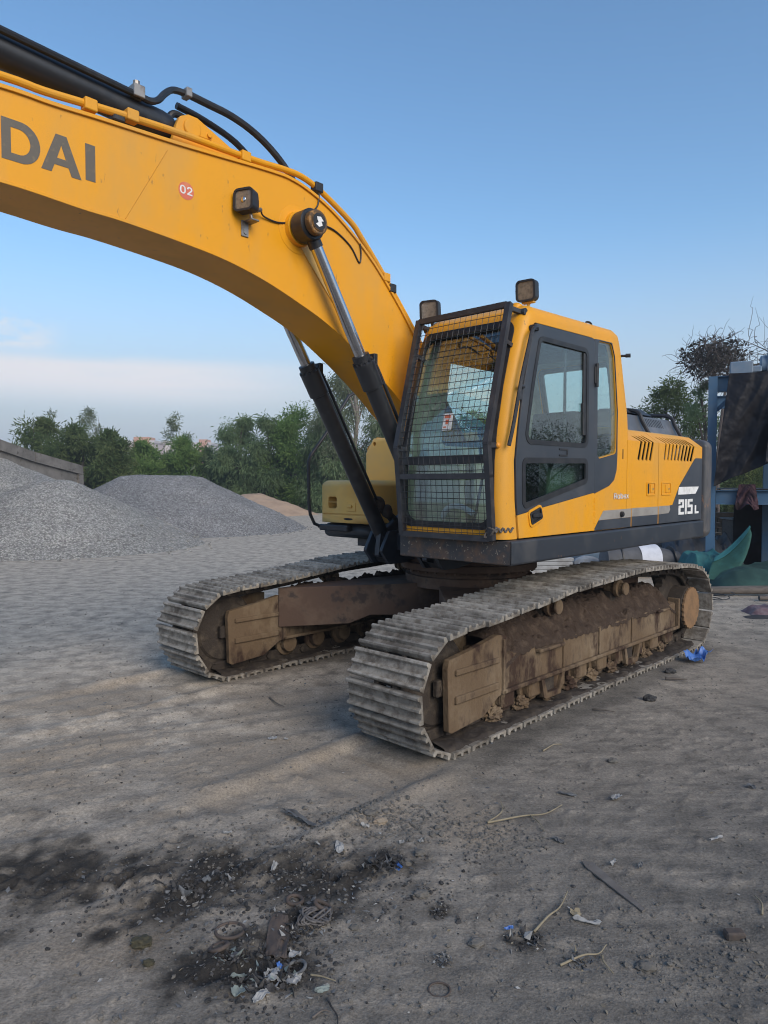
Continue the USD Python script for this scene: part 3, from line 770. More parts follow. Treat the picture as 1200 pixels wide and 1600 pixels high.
px_tree('gum_tree', 'thin spiky treetop right beside the orange building', 'tree', 276, 648, 50, 40, 'gum', 109, n=900, size=(.26, .46), width=.2, clumps=14, base=.4, bark='bark_pale', r0=.06)
px_tree('willowy_tree', 'feathery grey-green tree with two pointed tops, left of the tall row', 'tree', 378, 652, 42, 92, 'willow', 110, n=6000, droop=.9, size=(.28, .5), width=.2)
px_tree('willowy_tree', 'dense weeping tree left of the bright tree behind the cylinders', 'tree', 420, 655, 41, 90, 'willow', 111, n=6200, droop=.9, size=(.28, .5), width=.2)
px_tree('broadleaf_tree', 'bright green tree just left of the crossing boom cylinders', 'tree', 466, 644, 41, 104, 'bright', 112, n=7000, size=(.24, .4))
px_tree('willowy_tree', 'dark drooping tree seen between the two boom cylinders', 'tree', 512, 652, 39, 92, 'willow', 113, n=6600, droop=1.1, size=(.28, .5), width=.2)
px_tree('gum_tree', 'tall pale weeping gum tree seen under the boom', 'tree', 556, 566, 39, 118, 'gum', 114, n=8200, droop=1.2, size=(.26, .5), width=.18, clumps=40, base=.12, bark='bark_pale')
px_tree('willowy_tree', 'bushy tree behind the yellow tank under the boom', 'tree', 606, 640, 40, 92, 'willow', 115, n=5200, droop=.8, size=(.28, .5), width=.2)
for i, (px, top, k2, lb) in enumerate(((670, 640, 'willow', 'drooping tree hidden mostly behind the cab guard'), (745, 650, 'bright', 'green tree seen through the cab windscreen'), (830, 648, 'mango', 'dark tree seen through the cab door window'), (915, 660, 'bright', 'green tree behind the rear of the cab'))):
    px_tree('yard_tree', lb, 'tree', px, top, 40, 110, k2, 120 + i, n=3600, size=(.3, .5))
px_tree('bushy_tree', 'bushy green tree behind the engine hood', 'tree', 1040, 606, 27, 112, 'mango', 131, n=7500, size=(.16, .3), clumps=34)
px_tree('bushy_tree', 'thin sparse green tree between the engine hood and the blue frame', 'tree', 1092, 598, 25, 70, 'willow', 132, n=2600, size=(.12, .24), clumps=26)
px_tree('bushy_tree', 'low dark bush behind the blue frame and tarpaulin', 'tree', 1165, 690, 26, 120, 'mango', 133, n=4200, size=(.16, .3))


def leafy_mass(name, x0, x1, y, depth, h, n, kind, seed, size):
    r = np.random.default_rng(seed)
    P = np.stack([r.uniform(x0, x1, n), y + r.normal(0, depth, n), np.zeros(n)], 1)
    top = h * (.55 + .6 * meshkit.fbm(np.stack([P[:, 0] * .22, P[:, 1] * .1, P[:, 2]], -1), 3, seed))
    P[:, 2] = top * r.uniform(0, 1, n) ** .7
    D = r.normal(0, 1, (n, 3)) + np.array([0, 0, -.2])
    L = r.uniform(*size, n)
    return obj(name, leaves(P, D, L, L * .2, .2, seed), LEAF[kind], smooth=False, kind='stuff')


leafy_mass('undergrowth', -34, 22, 45.5, 1.6, 3.4, 15000, 'dark', 201, (.4, .8))
leafy_mass('undergrowth', 6, 26, 31.0, 1.2, 2.4, 5000, 'dark', 202, (.3, .55))
leafy_mass('far_woodland', -110, 90, 95, 5, 5.5, 9000, 'mango', 203, (1.0, 1.9))


def dry_grass(name, x0, x1, y0, y1, n, seed):
    r = np.random.default_rng(seed)
    P = np.stack([r.uniform(x0, x1, n), r.uniform(y0, y1, n), np.zeros(n)], 1)
    P[:, 2] = ground_height(P[:, 0], P[:, 1]) - .02
    D = r.normal(0, .35, (n, 3)) + np.array([0, 0, 1])
    L = r.uniform(.15, .5, n)
    return obj(name, leaves(P, D, L, L * .06, .3, seed), M['straw'], smooth=False, kind='stuff')


dry_grass('dry_grass', -20, 8, 39.0, 43.5, 9000, 211)


def dry_tree(name, label, X, Y, h, crown_c, crown_r, seed, n, strands, leaf_n=0, spread=.95):
    """bare trunk with a tangle of fine creeper stems"""
    r = np.random.default_rng(seed)
    root = thing(name, label, 'tree', (X, Y, gz(X, Y)))
    c = np.array(crown_c)
    parts = [tube([(0, 0, -.1), (r.normal(0, .1), 0, h * .35), c * np.array([.6, .6, .75]), c + np.array([0, 0, .4 * crown_r])], [.14, .11, .07, .02], 7, 5),
             tube([(.35, .1, -.1), (.3, 0, h * .45), c + np.array([.5 * crown_r, 0, 0])], [.09, .06, .03], 6, 5)]
    for i in range(n):
        a = r.uniform(0, 2 * PI)
        e = c + crown_r * np.array([math.cos(a) * r.uniform(.4, spread), r.normal(0, .5), math.sin(a) * r.uniform(.2, .75 * spread)])
        parts.append(tube([c + r.normal(0, .2, 3) * crown_r, (c + e) / 2 + r.normal(0, .15, 3) * crown_r, e], [.040, .022, .006], 5, 4))
    obj('trunk', cat(parts), M['twig'], root)
    tw = []
    for i in range(strands):
        q = r.normal(size=3); q /= np.linalg.norm(q)
        p = c + q * crown_r * r.uniform(.25, 1.05) * np.array([1.15, 1, .72])
        pts = [p]
        d = r.normal(size=3) * .5 + np.array([0, 0, .1])
        for j in range(5):
            d = d * .7 + r.normal(size=3) * .55 + np.array([0, 0, -.13])
            pts.append(pts[-1] + d * crown_r * (.13 if strands > 200 else .22))
        tw.append(tube(pts, [.010, .010, .009, .008, .006, .004], 3, 2))
    if strands:
        obj('crown', cat(tw), M['twig'], root)
    if leaf_n:
        q = r.normal(size=(leaf_n, 3)); q /= np.linalg.norm(q, axis=1, keepdims=True)
        P = c + q * crown_r * (r.uniform(.2, 1.05, (leaf_n, 1)) ** .6) * np.array([1.15, 1, .74])
        L = r.uniform(.1, .2, leaf_n)
        obj('withered_leaves', leaves(P, r.normal(size=(leaf_n, 3)), L, L * .22, .2, seed), LEAF['dry'], root, smooth=False)
    return root


dry_tree('creeper_tree', 'tall tree topped by a round tangle of dry creeper against the sky', 11.05, 24.0, 6.2, (.1, 0, 5.80), 1.0, 301, 8, 520, 1100, .62)
dry_tree('bare_tree', 'bare thin-branched tree behind the blue frame at the right edge', 12.75, 23.5, 6.4, (.2, 0, 5.6), 1.5, 302, 14, 90, 0, 1.3)

# ---------------------------------------------------------------- far buildings between the trees
M['pink_wall'] = mat('pink_plaster', (0.44, 0.36, 0.34), 0.85)
M['orange_wall'] = mat('orange_plaster', (0.48, 0.25, 0.16), 0.85)
M['cream_wall'] = mat('pale_plaster', (0.50, 0.45, 0.43), 0.85)
M['pane'] = mat('far_window_dark', (0.08, 0.085, 0.095), 0.3)


def block(name, label, x0, x1, y0, h, wall, tower=None):
    b = thing(name, label, 'building', ((x0 + x1) / 2, y0, 0))
    w = (x1 - x0) / 2
    obj('wall', plain_box(-w, w, 0, 12, -1, h), M[wall], b)
    obj('roof_parapet', plain_box(-w - .3, w + .3, -.3, 12.3, h + .01, h + .9), M['cream_wall'], b)
    if tower:
        obj('stair_tower', plain_box(tower[0], tower[1], -.5, 6, -1, h + 2.0), M['orange_wall'], b)
    for f in range(int(h // 3.1)):
        for c in np.arange(-w + 1.6, w - 1, 3.0):
            if not (tower and tower[0] - 1.2 < c < tower[1] + 1.2):
                obj('window', plain_box(c - .7, c + .7, -.08, .2, 1.0 + 3.1 * f, 2.5 + 3.1 * f), M['pane'], b)
    return b


block('apartment_building', 'far pink and orange apartment block showing between the treetops', -91, -78, 240, 15.0, 'pink_wall', (-.2, 5.0))
block('apartment_building', 'far pale apartment block just right of the orange one', -77.5, -70, 250, 15.4, 'cream_wall')
block('apartment_building', 'far orange-topped building right beside the thin spiky treetop', -73, -66, 270, 16.0, 'cream_wall', (-1, 2))

# ================================================================ the excavator
ex = thing('excavator', 'big yellow and charcoal tracked excavator with a mesh guard over its cab window', 'excavator', T, YV)


def part(name, mesh, m, parent=None, smooth=35, label=None):
    return obj(name, mesh, M[m] if isinstance(m, str) else m, parent if parent is not None else ex, smooth, label=label)


def und(m):
    return rotz(m, DU)


# ---- undercarriage
OUT = [(2.12, .018), (1.6, .018), (.8, .018), (0, .018), (-.9, .018), (-1.80, .018), (-2.0, .075), (-2.13, .20), (-2.19, .38), (-2.14, .56), (-2.02, .70), (-1.85, .79), (-1.55, .835), (-1.2, .86), (-.8, .878), (-.44, .884), (0.0, .868),
       (.35, .856), (.65, .846), (1.0, .812), (1.4, .776), (1.8, .750), (2.06, .742), (2.20, .712), (2.32, .62), (2.392, .50), (2.408, .36), (2.372, .20), (2.27, .075)]


def closed_path(pts, n):
    P = np.vstack([pts, pts[:1]])
    s = np.r_[0, np.cumsum(np.linalg.norm(np.diff(P, axis=0), axis=1))]
    t = np.linspace(0, s[-1], n, endpoint=False)
    return np.stack([np.interp(t, s, P[:, 0]), np.interp(t, s, P[:, 1])], 1), s[-1] / n


def dense(pts):
    P = np.array(pts, float); out = []
    n = len(P)
    for i in range(n):
        a, b, c, d = P[i - 1], P[i], P[(i + 1) % n], P[(i + 2) % n]
        for t in np.linspace(0, 1, 8, endpoint=False):
            out.append(0.5 * (2 * b + (c - a) * t + (2 * a - 5 * b + 4 * c - d) * t * t + (3 * b - a - 3 * c + d) * t ** 3))
    return np.array(out)


NSH = 52
joints, PITCH = closed_path(dense(OUT), NSH)
# shoe section: along the path (s) and outwards (n), three grousers, a lip that overlaps the next shoe
SHOE = [(-.086, -.010), (-.088, .022), (-.080, .031), (-.066, .030), (-.056, .008), (-.018, .004), (-.010, .024), (.006, .025), (.014, .004), (.050, .006), (.060, .028), (.072, .030), (.080, .020), (.082, -.012)]


def shoe_mesh(a, b, yc, r):
    mid, d = (a + b) / 2, (b - a) / np.linalg.norm(b - a)
    nrm = np.array([-d[1], d[0]])            # outwards for a path that runs under, back, over and forward
    g = prism_y(sg.Polygon(SHOE), -.300, .300)
    m = as_tm(g).copy()
    v = m.vertices
    v[:, 2] += (np.abs(v[:, 1]) > .29) * r.normal(0, .002)
    s, n2, y = v[:, 0].copy(), v[:, 2].copy(), v[:, 1].copy()
    m.metadata['wear'] = np.maximum(smooth01((n2 - .014) / .010), (np.abs(y) > .29) * .55).astype(np.float32)
    m.vertices = np.stack([mid[0] + d[0] * s + nrm[0] * n2, yc + y + r.normal(0, .0025), mid[1] + d[1] * s + nrm[1] * n2], 1)
    if m.volume < 0:
        m.invert()
    return m


def oriented_box(mid, d, nrm, yc, sx, sy, sz, off):
    m = box(-sx / 2, sx / 2, -sy / 2, sy / 2, -sz / 2, sz / 2, .008)
    v = m.vertices.copy()
    m.vertices = np.stack([mid[0] + d[0] * v[:, 0] + nrm[0] * (v[:, 2] + off), yc + v[:, 1], mid[1] + d[1] * v[:, 0] + nrm[1] * (v[:, 2] + off)], 1)
    if m.volume < 0:
        m.invert()
    return m


def mud_bed(yc, side, seed):
    """loose dry mud heaped along the top of the track frame"""
    def fn(u, v):
        x = -1.52 + u * 2.95
        yy = .188 - v * .40
        base = .475 + .16 * smooth01(v * 2.0) - .08 * smooth01((v - .75) * 4) - .05 * (v < .02)
        e = np.minimum(np.minimum(u, 1 - u) * 14, 1)
        p = np.stack([x * 9, yy * 9, 0 * x], -1)
        z = base * 1.0 + e * (.11 * (meshkit.fbm(p, 4, seed) - .28) + .055 * np.abs(meshkit.noise(p * 3.1, seed + 2) - .35)) * (1 - .35 * (v < .05))
        z = z - .06 * (1 - e)
        return np.stack([x, yc + side * yy, z], -1)
    m = sheet(210, 40, fn)
    if side > 0:
        m.invert()
    return m


def track(side):
    yc, r = 1.195 * side, np.random.default_rng(11 if side > 0 else 12)
    links, shoes = [], []
    for i in range(NSH):
        a, b = joints[i], joints[(i + 1) % NSH]
        mid, d = (a + b) / 2, (b - a) / np.linalg.norm(b - a)
        nrm = np.array([-d[1], d[0]])
        for s in (-1, 1):
            links.append(oriented_box(mid, d, nrm, yc + s * .075, .196, .035, .085, -.050))
        links.append(cyl((a[0] - nrm[0] * .055, yc - .11, a[1] - nrm[1] * .055), (a[0] - nrm[0] * .055, yc + .11, a[1] - nrm[1] * .055), .024, n=8))
        shoes.append(shoe_mesh(a, b, yc, r))
    chain = part('crawler_track', und(cat(links)), 'dark_mud', label='near crawler track of dusty steel shoes' if side > 0 else 'far crawler track of dusty steel shoes')
    for m in shoes:
        wear = m.metadata['wear']
        q = usdkit.mesh(stage, numbered(str(chain.GetPath()) + '/track_shoe'), und(m), M['shoe'])
        UsdGeom.PrimvarsAPI(q).CreatePrimvar('wear', Sdf.ValueTypeNames.FloatArray, 'vertex').Set(Vt.FloatArray.FromNumpy(wear))
    # frame with its forked front end, flanges, rollers, idler, final drive
    y = lambda v: yc + side * v
    yy = lambda a, b: (min(y(a), y(b)), max(y(a), y(b)))
    lo, hi = yy(.15, .185)
    body = [prism_x(sg.Polygon([(y(.182), .245), (y(.182), .470), (y(.17), .480), (y(.03), .50), (y(-.12), .50), (y(-.18), .48), (y(-.18), .245)]), -1.50, 1.44)]
    fr = [as_tm(body[0])]
    for v in (1, -1):
        a0, a1 = yy(.150 * v, .192 * v)
        fr.append(as_tm(prism_y(poly([(1.40, .225), (1.40, .615), (1.50, .632), (1.775, .585), (2.02, .555), (2.035, .50), (2.02, .105), (1.99, .092), (1.66, .118), (1.49, .215)], .01), a0, a1)))
        a0, a1 = yy(.186 * v, .212 * v)
        fr.append(box(-1.55, 1.46, a0, a1, .222, .252))                                   # lower flange
        fr.append(box(1.425, 1.455, a0, a1, .225, .60, .004))                             # joint plate
        fr.append(box(-1.545, -1.515, *yy(.10 * v, .215 * v), .23, .52, .006))
        for x0, x1, z0, z1 in ((1.50, 1.965, .448, .486), (1.50, 1.967, .270, .318)):
            fr.append(box(x0, x1, a0, a1 + 0, z0, z1, .006))
        for x0 in (.62, .05, -.55):
            fr.append(box(x0, x0 + .02, *yy(.181 * v, .196 * v), .25, .47, .004))
        fr.append(box(.66, 1.02, *yy(.182 * v, .225 * v), .43, .455, .006))
        fr.append(box(-1.30, -1.05, *yy(.182 * v, .215 * v), .44, .46, .006))
    frame = part('track_frame', und(cat(fr)), 'frame', label='near track frame caked with clay' if side > 0 else 'far track frame caked with clay')
    idl = lathe((1.985, y(-.08), .372), (1.985, y(.08), .372), [(0, .10), (.0, .245), (.02, .265), (.025, .30), (.05, .305), (.055, .325), (.105, .325), (.11, .305), (.135, .30), (.14, .265), (.16, .245), (.16, .10)], 40)
    part('idler', und(idl), 'dark_mud', frame)
    part('idler_hub', und(cat([cyl((1.985, y(-.145), .372), (1.985, y(.145), .372), .055, n=16), box(1.90, 2.07, *yy(.10, .14), .32, .425), box(1.90, 2.07, *yy(-.14, -.10), .32, .425)])), 'dark_mud', frame)
    teeth = []
    for i in range(21):
        for rr, da in ((.335, -.25), (.375, -.1), (.375, .1), (.335, .25)):
            a = (i + da) / 21 * 2 * PI
            teeth.append((-1.78 + rr * math.cos(a), .40 + rr * math.sin(a)))
    part('sprocket', und(prism_y(sg.Polygon(teeth), *yy(-.035, .035))), 'dark_mud', frame)
    mot = lathe((-1.86, y(-.12), .385), (-1.86, y(.19), .385), [(0, .2), (0, .25), (.14, .25), (.15, .215), (.295, .212), (.31, .19)], 36)
    part('travel_motor', und(mot), 'dark_mud', frame)
    lob = [(-1.86 + (.205 + .007 * math.cos(i * PI)) * math.cos(i / 48 * 2 * PI), .385 + (.205 + .007 * math.cos(i * PI)) * math.sin(i / 48 * 2 * PI)) for i in range(48)]
    part('motor_cover', und(prism_y(sg.Polygon(lob), *yy(.188, .206))), 'clay', frame, label='round cover caked with orange clay')
    for x in (.66, -.47):
        part('carrier_roller', und(lathe((x, y(-.02), .725 if x < 0 else .71), (x, y(.165), .725 if x < 0 else .71), [(0, .05), (0, .062), (.09, .062), (.095, .078), (.125, .078), (.13, .05), (.165, .048), (.17, .058), (.185, .055), (.185, .02)], 22)), 'frame', frame)
        part('roller_bracket', und(box(x - .06, x + .06, *yy(-.12, .05), .55, .70, .01)), 'dark_mud', frame)
    for i, x in enumerate(np.linspace(1.34, -1.40, 9)):
        part('bottom_roller', und(lathe((x, y(-.165), .165), (x, y(.165), .165), [(0, .05), (0, .075), (.05, .08), (.055, .115), (.08, .118), (.085, .09), (.245, .09), (.25, .118), (.275, .115), (.28, .085), (.318, .082), (.32, .055), (.338, .050), (.338, .02)], 20)), 'frame', frame)
        part('roller_mount', und(box(x - .075, x + .075, *yy(.125, .178), .10, .225, .02)), 'frame', frame)
        part('mud_clod', und(lump((x + .13, y(.13), .075), (.07, .05, .05), i + (7 if side > 0 else 31), 3, .75, 2.6)), 'frame', frame)
    for x in (.80, -.53):
        part('track_guide', und(prism_y(sg.Polygon([(x + .17, .235), (x + .13, .085), (x + .10, .07), (x - .10, .07), (x - .17, .235), (x - .13, .235), (x - .075, .11), (x + .085, .11), (x + .135, .235)]), *yy(.165, .205))), 'frame', frame)
        part('track_guide_web', und(box(x - .07, x + .07, *yy(.12, .17), .09, .21, .01)), 'dark_mud', frame)
    def crust(u, v):
        x = -1.95 + 4.1 * u
        p = np.stack([x * 8, v * 5, 0 * u], -1)
        z = .030 + .05 * (meshkit.fbm(p, 3, 81) - .38) + .02 * np.abs(meshkit.noise(p * 3, 82) - .5) + .05 * smooth01((x - 1.95) / .3) ** 2
        return np.stack([x, yc + (v - .5) * .572 + .012 * (meshkit.noise(p * 1.5, 84) - .5), z - .03 * (np.abs(v - .5) > .48)], -1)
    part('mud_crust', und(sheet(220, 26, crust)), 'dark_mud', frame, smooth=True)
    part('packed_mud', und(mud_bed(yc, side, 71 if side > 0 else 75)), 'mud', frame, smooth=True)
    return frame


track(1)
track(-1)


def arm_beam(x, s):
    c = [(.0, .0)]
    a = [(.62, .15 * s, .40), (.62, .15 * s, .735), (.20, .62 * s, .40), (.20, .62 * s, .735), (0, 0, .40), (0, 0, .74)]
    e = [(1.50, 1.0 * s, .345), (1.50, 1.0 * s, .70), (.95, 1.0 * s, .345), (.95, 1.0 * s, .70)]
    m = hull(np.array(a + e) * [x, 1, 1])
    return m


xb = []
for sx in (1, -1):
    for sy in (1, -1):
        q = as_mf(arm_beam(sx, sy))
        xb.append(q)
xm = xb[0]
for q in xb[1:]:
    xm = xm + q
xm = xm - m3.Manifold.cylinder(.25, 1.6, 1.0, 48).translate([0, 0, .20])
part('car_body', und(xm), 'beam', label='rusty brown cross beams between the tracks')
part('swing_bearing', und(cat([cyl((0, 0, .70), (0, 0, .80), .60, n=56), cyl((0, 0, .80), (0, 0, .86), .56, n=56), cyl((0, 0, .86), (0, 0, .92), .64, n=56), cyl((0, 0, .92), (0, 0, 1.0), .60, n=56), cyl((0, 0, 1.0), (0, 0, 1.08), .68, n=56)]
     + [cyl((.615 * math.cos(a), .615 * math.sin(a), .84), (.615 * math.cos(a), .615 * math.sin(a), .862), .014, n=6) for a in np.linspace(0, 2 * PI, 40, endpoint=False)])), 'beam')

# ---- revolving frame
dk = rounded_prism(sg.Polygon([(1.365, .36), (1.365, 1.37), (-2.28, 1.37), (-2.28, .36)]), 1.078, 1.252, .018, 'z')
part('revolving_frame', cat([dk, as_tm(rounded_prism(sg.Polygon([(.62, -.40), (.62, -1.36), (-2.28, -1.36), (-2.28, -.40)]), 1.10, 1.245, .05, 'z')),
     plain_box(-2.28, .80, -.405, .365, 1.05, 1.20), plain_box(-1.9, .5, -1.0, 1.0, 1.02, 1.10)]), 'deck')
part('frame_front_plate', rounded_prism(sg.Polygon([(1.362, .355), (1.362, 1.372), (1.375, 1.360), (1.375, .365)]), 1.085, 1.247, .004, 'z'), 'deck_rust', label='scuffed rusty front end of the frame below the cab')
part('boom_bracket', cat([as_tm(prism_y(poly([(-.55, 1.15), (-.45, 1.9), (-.2, 2.05), (.12, 2.0), (.35, 1.55), (.95, 1.2), (.98, 1.0), (.7, .93), (.3, 1.0)], .02), s0, s0 + .05)) for s0 in (-.30, .25)]
     + [as_tm(prism_y(poly([(.3, 1.25), (.9, 1.22), (1.0, 1.05), (.9, .93), (.7, .93), (.3, 1.0)], .03), s0, s0 + .035)) for s0 in (-.42, -.225, .19, .385)] + [box(-.2, .78, -.25, .25, 1.1, 1.2)]), 'deck')

# ---- cab
CABS = sg.MultiPoint([(1.392, 1.15), (1.42, 1.5), (1.415, 1.8), (1.385, 2.02), (1.315, 2.32), (1.235, 2.58), (1.165, 2.77), (1.125, 2.865), (1.05, 2.915), (-.24, 2.945), (-.33, 2.92), (-.375, 2.84), (-.40, 2.77), (-.545, 2.26), (-.575, 2.05), (-.575, 1.15)]).convex_hull
CY0, CY1, CR = .365, 1.34, .095
_cab = {}


def cab_solid(d):
    """the cab's outer form grown by d"""
    if d not in _cab:
        p = CABS.buffer(d, join_style=2) if d else CABS
        _cab[d] = as_mf(rounded_prism(p, CY0 - d, CY1 + d, max(CR + d, .02), 'y', 7))
    return _cab[d]


def shell(a, b, region):
    return (cab_solid(a) - cab_solid(b)) ^ region


def rnd(p, r):
    p = sg.Polygon(p) if not isinstance(p, sg.Polygon) else p
    return p.buffer(-r, join_style=2).buffer(r, quad_segs=6)


DOOR = rnd([(1.236, 1.262), (1.272, 1.536), (1.283, 1.80), (1.249, 2.02), (1.19, 2.33), (1.13, 2.53), (1.045, 2.775), (.155, 2.795), (.150, 2.04), (.140, 1.556), (.128, 1.262)], .035)
DOOR = DOOR.union(sg.Polygon([(1.2, 1.262), (1.236, 1.262), (1.26, 1.42), (1.1, 1.45)])).union(sg.Polygon([(.128, 1.262), (.3, 1.262), (.3, 1.4), (.133, 1.4)]))
SPLIT = sg.Polygon([(1.5, 1.385), (1.251, 1.425), (.94, 1.468), (.143, 1.568), (0, 1.585), (0, 1.0), (1.5, 1.0)])
WIN_UP = rnd([(1.165, 1.932), (1.135, 2.09), (1.075, 2.36), (.985, 2.684), (.268, 2.690), (.262, 1.935)], .06)
WIN_LO = rnd([(1.195, 1.815), (.262, 1.832), (.262, 1.655), (1.19, 1.470)], .045)
QWIN = rnd([(.094, 2.79), (-.150, 2.80), (-.205, 2.70), (-.270, 2.25), (-.268, 1.895), (.085, 1.838)], .045)
QTRIM = sg.Polygon([(.145, 2.795), (.092, 2.80), (-.155, 2.807), (-.212, 2.70), (-.279, 2.25), (-.280, 1.90), (-.270, 1.757), (-.225, 1.672), (-.134, 1.623), (.132, 1.560), (.142, 2.04)])
FRONT = rnd([(.405, 1.325), (1.262, 1.325), (1.262, 2.80), (.405, 2.80)], .10)
LEFT = lambda p: prism_y(p, 1.15, 1.6)
cab_m = cab_solid(0.0) - cab_solid(-.045) - prism_x(FRONT, 1.0, 1.7)
cab_m = cab_m - LEFT(DOOR.buffer(.007)) - LEFT(QWIN.buffer(-.005))
RWIN = rnd([(-.25, 1.95), (.95, 1.95), (.82, 2.68), (-.2, 2.68)], .06)
cab_m = cab_m - prism_y(RWIN, .2, .6)
REAR = rnd([(.50, 1.95), (1.22, 1.95), (1.22, 2.70), (.50, 2.70)], .06)
cab_m = cab_m - prism_x(REAR, -.9, -.2)
cab_m = cab_m ^ as_mf(plain_box(-2, 3, 0, 2, 1.258, 4))
cab = part('cab', cab_m, 'yellow', smooth=25)
part('front_window_frame', shell(.006, -.03, prism_x(FRONT.buffer(.004).difference(rnd([(.455, 1.365), (1.222, 1.365), (1.222, 2.755), (.455, 2.755)], .09)).union(sg.box(.44, 1.785, 1.24, 1.845)), .85, 1.7)), 'rubber', cab, smooth=25)
part('windscreen', shell(-.012, -.018, prism_x(FRONT.buffer(-.02), .85, 1.7)), 'glass', cab, smooth=False)
part('rear_window', shell(-.012, -.018, prism_x(REAR.buffer(.01), -.9, -.2)), 'glass', cab, smooth=False)
part('rear_window_frame', shell(.006, -.03, prism_x(REAR.buffer(.005).difference(REAR.buffer(-.04)), -.9, -.2)), 'rubber', cab, smooth=25)
part('side_window', shell(-.012, -.018, prism_y(RWIN.buffer(.01), .2, .6)), 'glass', cab, smooth=False)
part('side_window_frame', shell(.006, -.03, prism_y(RWIN.buffer(.005).difference(RWIN.buffer(-.04)), .2, .6)), 'rubber', cab, smooth=25)
part('quarter_window_trim', shell(.008, -.006, LEFT(QTRIM.difference(QWIN))), 'grey', cab, smooth=25)
part('quarter_window', shell(-.004, -.010, LEFT(QWIN.buffer(.004))), 'glass', cab, smooth=False)
inner = cab_solid(-.050) - cab_solid(-.058)
lin = inner - prism_x(sg.box(.432, 1.31, 1.268, 2.78), .95, 1.7) - LEFT(DOOR.buffer(-.03)) - LEFT(QWIN) - prism_y(RWIN, .2, .6) - prism_x(REAR, -.9, -.2)
part('cab_lining', lin ^ as_mf(plain_box(-2, 3, 0, 2, 1.27, 2.74)), 'cream', cab)
part('headlining', lin ^ as_mf(plain_box(-2, 3, 0, 2, 2.742, 4)), 'headliner', cab)
part('cab_floor', plain_box(-.50, 1.33, .43, 1.27, 1.262, 1.30), 'seat', cab)
part('operator_seat', cat([rounded_prism(sg.Polygon([(.0, .62), (.50, .62), (.50, 1.10), (.0, 1.10)]), 1.66, 1.78, .05, 'z'),
     as_tm(rounded_prism(sg.Polygon([(.02, 1.74), (-.08, 2.26), (-.19, 2.26), (-.12, 1.70)]), .63, 1.09, .04, 'y')),
     box(.0, .42, .68, 1.04, 1.30, 1.66)]), 'seat', cab)
part('console', cat([rounded_prism(sg.Polygon([(-.1, .43), (.62, .43), (.62, .60), (-.1, .60)]), 1.30, 1.86, .04, 'z'), as_tm(rounded_prism(sg.Polygon([(.05, 1.12), (.60, 1.12), (.60, 1.25), (.05, 1.25)]), 1.45, 1.84, .04, 'z')),
     as_tm(rounded_prism(sg.Polygon([(.95, .47), (1.26, .47), (1.26, .62), (.95, .62)]), 1.30, 1.92, .04, 'z'))]), 'cream', cab)
part('control_lever', cat([tube([(.52, .52, 1.84), (.56, .53, 1.95), (.55, .53, 2.05)], .014, 8, 4), lump((.55, .53, 2.07), (.03, .03, .05), 3, 2, .1), tube([(.52, 1.18, 1.82), (.56, 1.17, 1.93), (.55, 1.17, 2.03)], .014, 8, 4), lump((.55, 1.17, 2.05), (.03, .03, .05), 4, 2, .1),
     tube([(1.0, .78, 1.3), (.93, .78, 1.5), (.86, .79, 1.78)], .012, 8, 4), tube([(1.0, .92, 1.3), (.93, .92, 1.5), (.86, .91, 1.78)], .012, 8, 4)]), 'rubber', cab)
part('roll_of_paper', tube([(1.16, .60, 1.37), (1.2, .70, 1.46), (1.2, .82, 1.47), (1.18, .92, 1.42)], .022, 8, 4), 'paper', cab)
rub = shell(-.0185, -.020, prism_x(sg.box(.86, 2.03, .975, 2.17), .85, 1.7))
part('window_sticker', shell(-.006, -.0115, prism_x(sg.box(.77, 2.03, .855, 2.155), .85, 1.7)), 'white', cab, smooth=False, label='small white sticker with red print on the windscreen')
part('sticker_print', shell(-.004, -.0055, prism_x(sg.box(.785, 2.12, .84, 2.14).union(sg.box(.80, 2.075, .825, 2.11)).union(sg.box(.785, 2.05, .81, 2.06)), .85, 1.7)), 'red_sticker', cab, smooth=False)
part('grab_handle', cat([tube([(1.035, 1.360, 2.73), (1.09, 1.385, 2.735), (1.15, 1.392, 2.70), (1.19, 1.39, 2.60), (1.275, 1.385, 2.35), (1.345, 1.372, 2.05), (1.385, 1.362, 1.90)], .014, 8, 5),
     cyl((1.285, 1.385, 2.31), (1.185, 1.345, 2.315), .013, n=8), cyl((1.09, 1.34, 2.735), (1.09, 1.385, 2.735), .022, n=10), box(1.20, 1.245, 1.336, 1.352, 2.22, 2.31)]), 'guard', cab)
part('roof_rail', tube([(.06, 1.22, 2.94), (.05, 1.22, 2.965), (-.02, 1.22, 2.968), (-.05, 1.22, 2.94)], .008, 6, 3), 'guard', cab)
part('mirror_stub', cat([cyl((-.395, 1.300, 2.735), (-.425, 1.36, 2.735), .010, n=8), cyl((-.415, 1.345, 2.735), (-.435, 1.38, 2.735), .017, n=10)]), 'rubber', cab)
part('marker_lamp', lump((1.405, 1.285, 1.905), (.018, .018, .02), 3, 2, .02), 'orange', cab)
part('roof_lug', cat([lathe((1.03, 1.18, 2.90), (1.03, 1.18, 2.945), [(0, .05), (.03, .045), (.045, .02)], 14), box(.99, 1.03, 1.10, 1.13, 2.91, 2.96, .004)]), 'yellow', cab)

